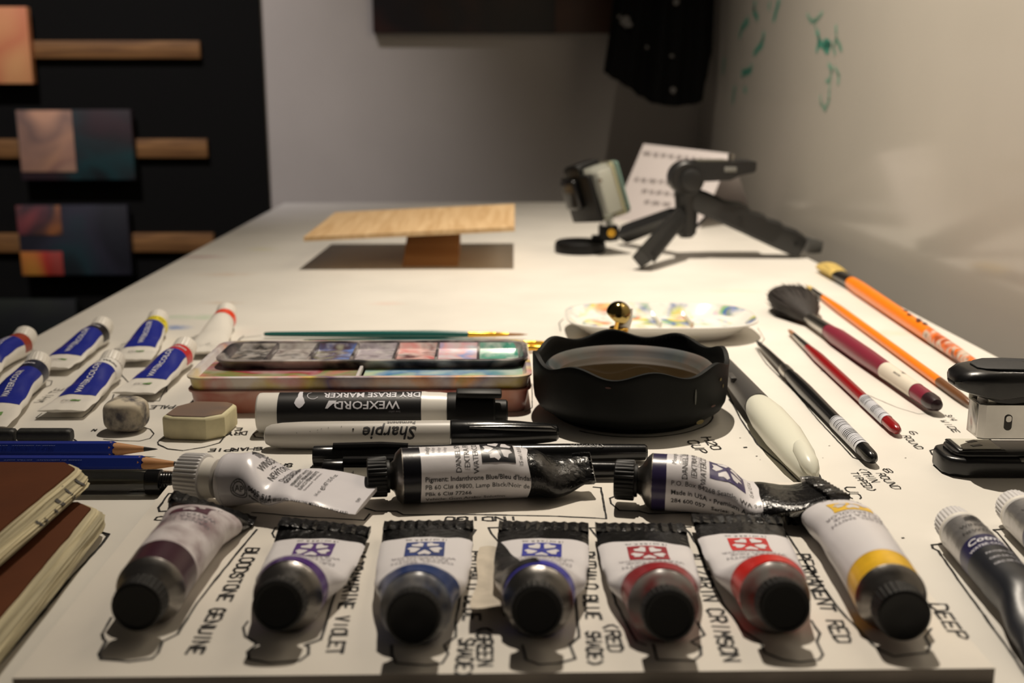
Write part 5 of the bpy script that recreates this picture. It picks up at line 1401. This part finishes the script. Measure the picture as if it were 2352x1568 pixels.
cbox('latch_lip', (-.0165, .002, .0232), (.006, .030, .010), .002, K, lt)
g = G(); g.rod([M4 @ Vector((-.010, -.0285, .012)), M4 @ Vector((-.010, -.0310, .012))], .0022, 14); g.build('button', STEEL, t)
g = G(); g.rod([M4 @ Vector((.002, 0, -.024)), Vector((pp.x, 0, pp.z+.006))], [.008, .006], 12); g.build('mount_neck', CLEAR, t)

# ================================================================== hand drawn outlines and names
BW = .0009
Z3 = lambda x, y: (200+x/3.459, 1140+y/3.459)
def ln(ink, sc, pts, w=.0008): ink.px(pts, w, .00012, sc)
s3 = (3.459, 200, 1140); s4 = (3.664, 820, 1140); s5 = (3.663, 1320, 1140); s6 = (3.087, 1780, 1060); s2 = (2.58, 0, 960); sI = (3.095, 800, 940); sM = (3.793, 1380, 1000)
ln(bink, s3, [(195, 960), (120, 1090), (130, 1130), (150, 1145), (95, 1250), (110, 1290), (330, 1310), (520, 1285), (565, 1240), (600, 1150), (720, 1090), (870, 850), (1150, 500), (1350, 260)])
ln(bink, s3, [(1700, 235), (1500, 245), (1470, 290), (1490, 325)])
ln(bink, s3, [(1280, 990), (1240, 1040), (1260, 1110), (1330, 1150), (1350, 1170), (1275, 1230), (1290, 1290), (1450, 1320), (1690, 1300), (1760, 1250), (1760, 1190), (1730, 1180), (1860, 1130), (1900, 1000), (1930, 880), (2050, 560), (2120, 400)])
ln(bink, s4, [(930, 255), (1000, 280), (945, 350), (925, 480), (865, 850), (830, 1050), (830, 1180), (730, 1250), (770, 1320), (720, 1400), (600, 1420), (330, 1400), (290, 1330), (290, 1250)])
ln(bink, s4, [(1215, 260), (1105, 262), (1130, 310), (1200, 390), (1215, 560), (1250, 800), (1240, 1000)])
ln(bink, s4, [(1900, 500), (1840, 870), (1870, 1180), (1790, 1245), (1835, 1360), (1700, 1400), (1530, 1410), (1420, 1370), (1390, 1250)])
ln(bink, s5, [(220, 262), (125, 262), (200, 350), (250, 560), (350, 900), (520, 1220), (600, 1250)])
ln(bink, s5, [(980, 255), (910, 255), (960, 300), (1040, 420), (1120, 640), (1250, 900), (1420, 1130), (1560, 1220), (1600, 1310), (1750, 1370), (1900, 1390), (2060, 1370), (2090, 1330), (2040, 1220), (2060, 1150), (1990, 1040)])
ln(bink, s5, [(660, 1240), (690, 1370), (1000, 1380), (1060, 1330), (1060, 1260), (980, 1220), (1090, 1160), (1030, 1050)])
ln(bink, s6, [(70, 490), (250, 760), (460, 1050), (650, 1250), (690, 1290), (740, 1330), (850, 1380), (1080, 1350), (1100, 1300), (1060, 1240), (1110, 1180)])
ln(bink, s2, [(1180, 440), (1000, 445), (940, 530), (945, 552), (1060, 545)], .0009)
bink.px([(580, 1176), (700, 1186), (838, 1194), (850, 1180)], .0007)
ln(bink, sI, [(1740, 550), (1795, 555), (1835, 775), (1500, 758), (900, 745), (390, 748), (345, 722), (190, 722), (120, 700)])
ln(bink, sM, [(130, 525), (80, 545), (90, 590), (160, 650), (330, 655), (420, 680), (1000, 665), (1900, 640)])
H = .0036
bink.write('BLOODSTONE GENUINE', (567, 1258), (424, 1506), .0044, BW)
bink.write('ULTRAMARINE VIOLET', (812, 1268), (748, 1505), .0044, BW)
bink.write('PHTHALO BLUE', (1078, 1266), (1064, 1428), .0050, BW)
bink.write('(GREEN', (1096, 1440), (1098, 1532), .0042, BW); bink.write('SHADE)', (1056, 1466), (1044, 1556), .0042, BW)
bink.write('PHTHALO BLUE', (1334, 1268), (1346, 1424), .0044, BW)
bink.write('(RED', (1386, 1432), (1398, 1500), .0042, BW); bink.write('SHADE)', (1346, 1450), (1352, 1530), .0042, BW)
bink.write('ALIZARIN CRIMSON', (1582, 1270), (1664, 1522), .0046, BW)
bink.write('PERMANENT RED', (1826, 1272), (1922, 1478), .0046, BW)
bink.write('DEEP', (2136, 1386), (2192, 1470), .0046, BW)
bink.write('BLANCO', (560, 1182), (352, 1186), .0036, BW)
bink.write('INDIGO', (1188, 1186), (1016, 1187), .0038, BW)
bink.write('MOONGLOW', (1806, 1176), (1600, 1184), .0042, BW)
# on the table itself
tw = .00075
tink.write('PALETTE', (404, 930), (300, 932), .0062, tw)
tink.write('DRY', (568, 990), (520, 992), .0052, tw); tink.write('E', (556, 982), (538, 982), .0040, tw)
tink.write('SHARPIE', (602, 1026), (478, 1030), .0044, tw)
tink.write('SHARPIE', (672, 1064), (560, 1066), .0040, tw); tink.write('FINE', (692, 1080), (608, 1082), .0044, tw)
tink.write('N', (223, 985), (212, 985), .0034, tw)
tink.write('H2O', (1612, 1004), (1638, 1034), .0046, tw); tink.write('CUP', (1578, 1012), (1606, 1042), .0046, tw)
tink.write('3/4', (2170, 952), (2186, 966), .0030, .0005); tink.write('WIDE', (2158, 964), (2194, 994), .0032, .0005)
tink.write('6', (2086, 990), (2098, 1000), .0034, .0005); tink.write('ROUND', (2072, 1000), (2108, 1032), .0034, .0005)
tink.write('8', (2026, 1076), (2040, 1088), .0034, .0005); tink.write('ROUND', (2012, 1086), (2054, 1124), .0036, .0005)
tink.write('(THIN', (1970, 1076), (2004, 1108), .0034, .0005); tink.write('TIPPED)', (1952, 1084), (1996, 1128), .0034, .0005)
tink.write('UC', (1940, 1118), (1956, 1148), .0045, .0006)
# outlines on the table
def tl(pts, w=.0007): tink.px(pts, w, .00012)
tl([(322, 978), (345, 985), (354, 995), (345, 1006), (320, 1012), (270, 1011), (238, 1008)], .0005)
tl([(378, 1004), (362, 1014), (364, 1020), (385, 1030), (420, 1034), (470, 1026), (505, 1016), (536, 972), (524, 960)], .0007)
tl([(604, 984), (582, 996), (586, 1003), (612, 1006)]); tl([(730, 1070), (714, 1072), (714, 1082), (728, 1086), (870, 1087), (1000, 1090)], .0009)
tl([(444, 920), (430, 935)], .0006); tl([(1222, 880), (1222, 935), (1206, 946)], .0005)
tl([(170, 1008), (178, 1014)], .0006)
import itertools
cup = [(bx+.043*math.cos(a_*.1), by+.043*math.sin(a_*.1)) for a_ in range(40, 63)]
tink.line(cup, .0009, .0001)
tl([(2150, 1030), (2136, 1034), (2140, 1042), (2172, 1066), (2204, 1092), (2352, 1090), (2400, 1088)], .0008)
tl([(1735, 798), (1760, 835), (1830, 905), (1880, 965), (1960, 1050), (1984, 1058)], .0006)
tl([(1884, 850), (1990, 905), (2060, 935), (2110, 950), (2140, 948)], .0003)
tl([(1664, 880), (1680, 920), (1700, 960), (1740, 1020), (1800, 1070), (1840, 1110)], .0008); tl([(1874, 1078), (1886, 1100)], .0009)
tl([(245, 1228), (236, 1222)], .0008); tl([(234, 1222), (250, 1226), (238, 1244), (160, 1330), (80, 1430), (0, 1522)], .0010)
# round the small tubes and palette
tl([(270, 820), (280, 862), (318, 900), (382, 900), (384, 884), (366, 920), (256, 920), (262, 905)], .0006)
tl([(96, 948), (82, 959), (190, 958), (208, 944), (265, 870), (274, 866), (262, 864)], .0005)
tl([(100, 872), (120, 874), (116, 884), (95, 892), (22, 950), (16, 962), (0, 968)], .0006)
tl([(430, 838), (446, 836)], .0005); tl([(560, 770), (545, 784), (552, 776), (600, 770)], .0005)
tl([(130, 846), (178, 848), (192, 826)], .0004); tl([(60, 802), (84, 806), (86, 812)], .0005)
tink.write('WHITE', (96, 924), (150, 890), .0045, .0005); tink.write('YELLOW', (274, 806), (300, 786), .0045, .0005); tink.write('RED', (438, 782), (470, 768), .0040, .0005)
tl([(1288, 760), (1284, 742), (1294, 732)], .0006); tl([(1740, 752), (1756, 778), (1744, 792)], .0004); tl([(1640, 790), (1700, 794)], .0003)
tl([(2165, 1248), (2140, 1250), (2142, 1258), (2155, 1264), (2200, 1330), (2260, 1412), (2330, 1510), (2380, 1590)], .0008)
tl([(2304, 1214), (2282, 1216), (2290, 1222), (2304, 1238), (2360, 1310)], .0007)

for (px, py, r_) in ((1712, 1028, .0006), (1700, 1006, .0003), (1738, 1048, .0003), (1905, 1024, .0003), (1746, 1056, .0002), (2080, 1052, .0003), (1890, 1052, .0002), (334, 955, .0004), (2074, 1236, .0004), (1990, 930, .0002)):
    c = P(px, py, 0); tink.line([(c.x-r_, c.y), (c.x+r_, c.y+r_*.5)], r_*1.6, 0)

# ink lines finished last, when every outline has been added
o = tink.g.build('ink_drawing', mat('black_ink', (22, 20, 19), .55), table, smooth=0); o.location = (0, -.84, -FLOOR)
o = bink.g.build('ink_drawing', mat('black_ink', (22, 20, 19), .55), board, smooth=0); o.location = (0, -.35, 0)
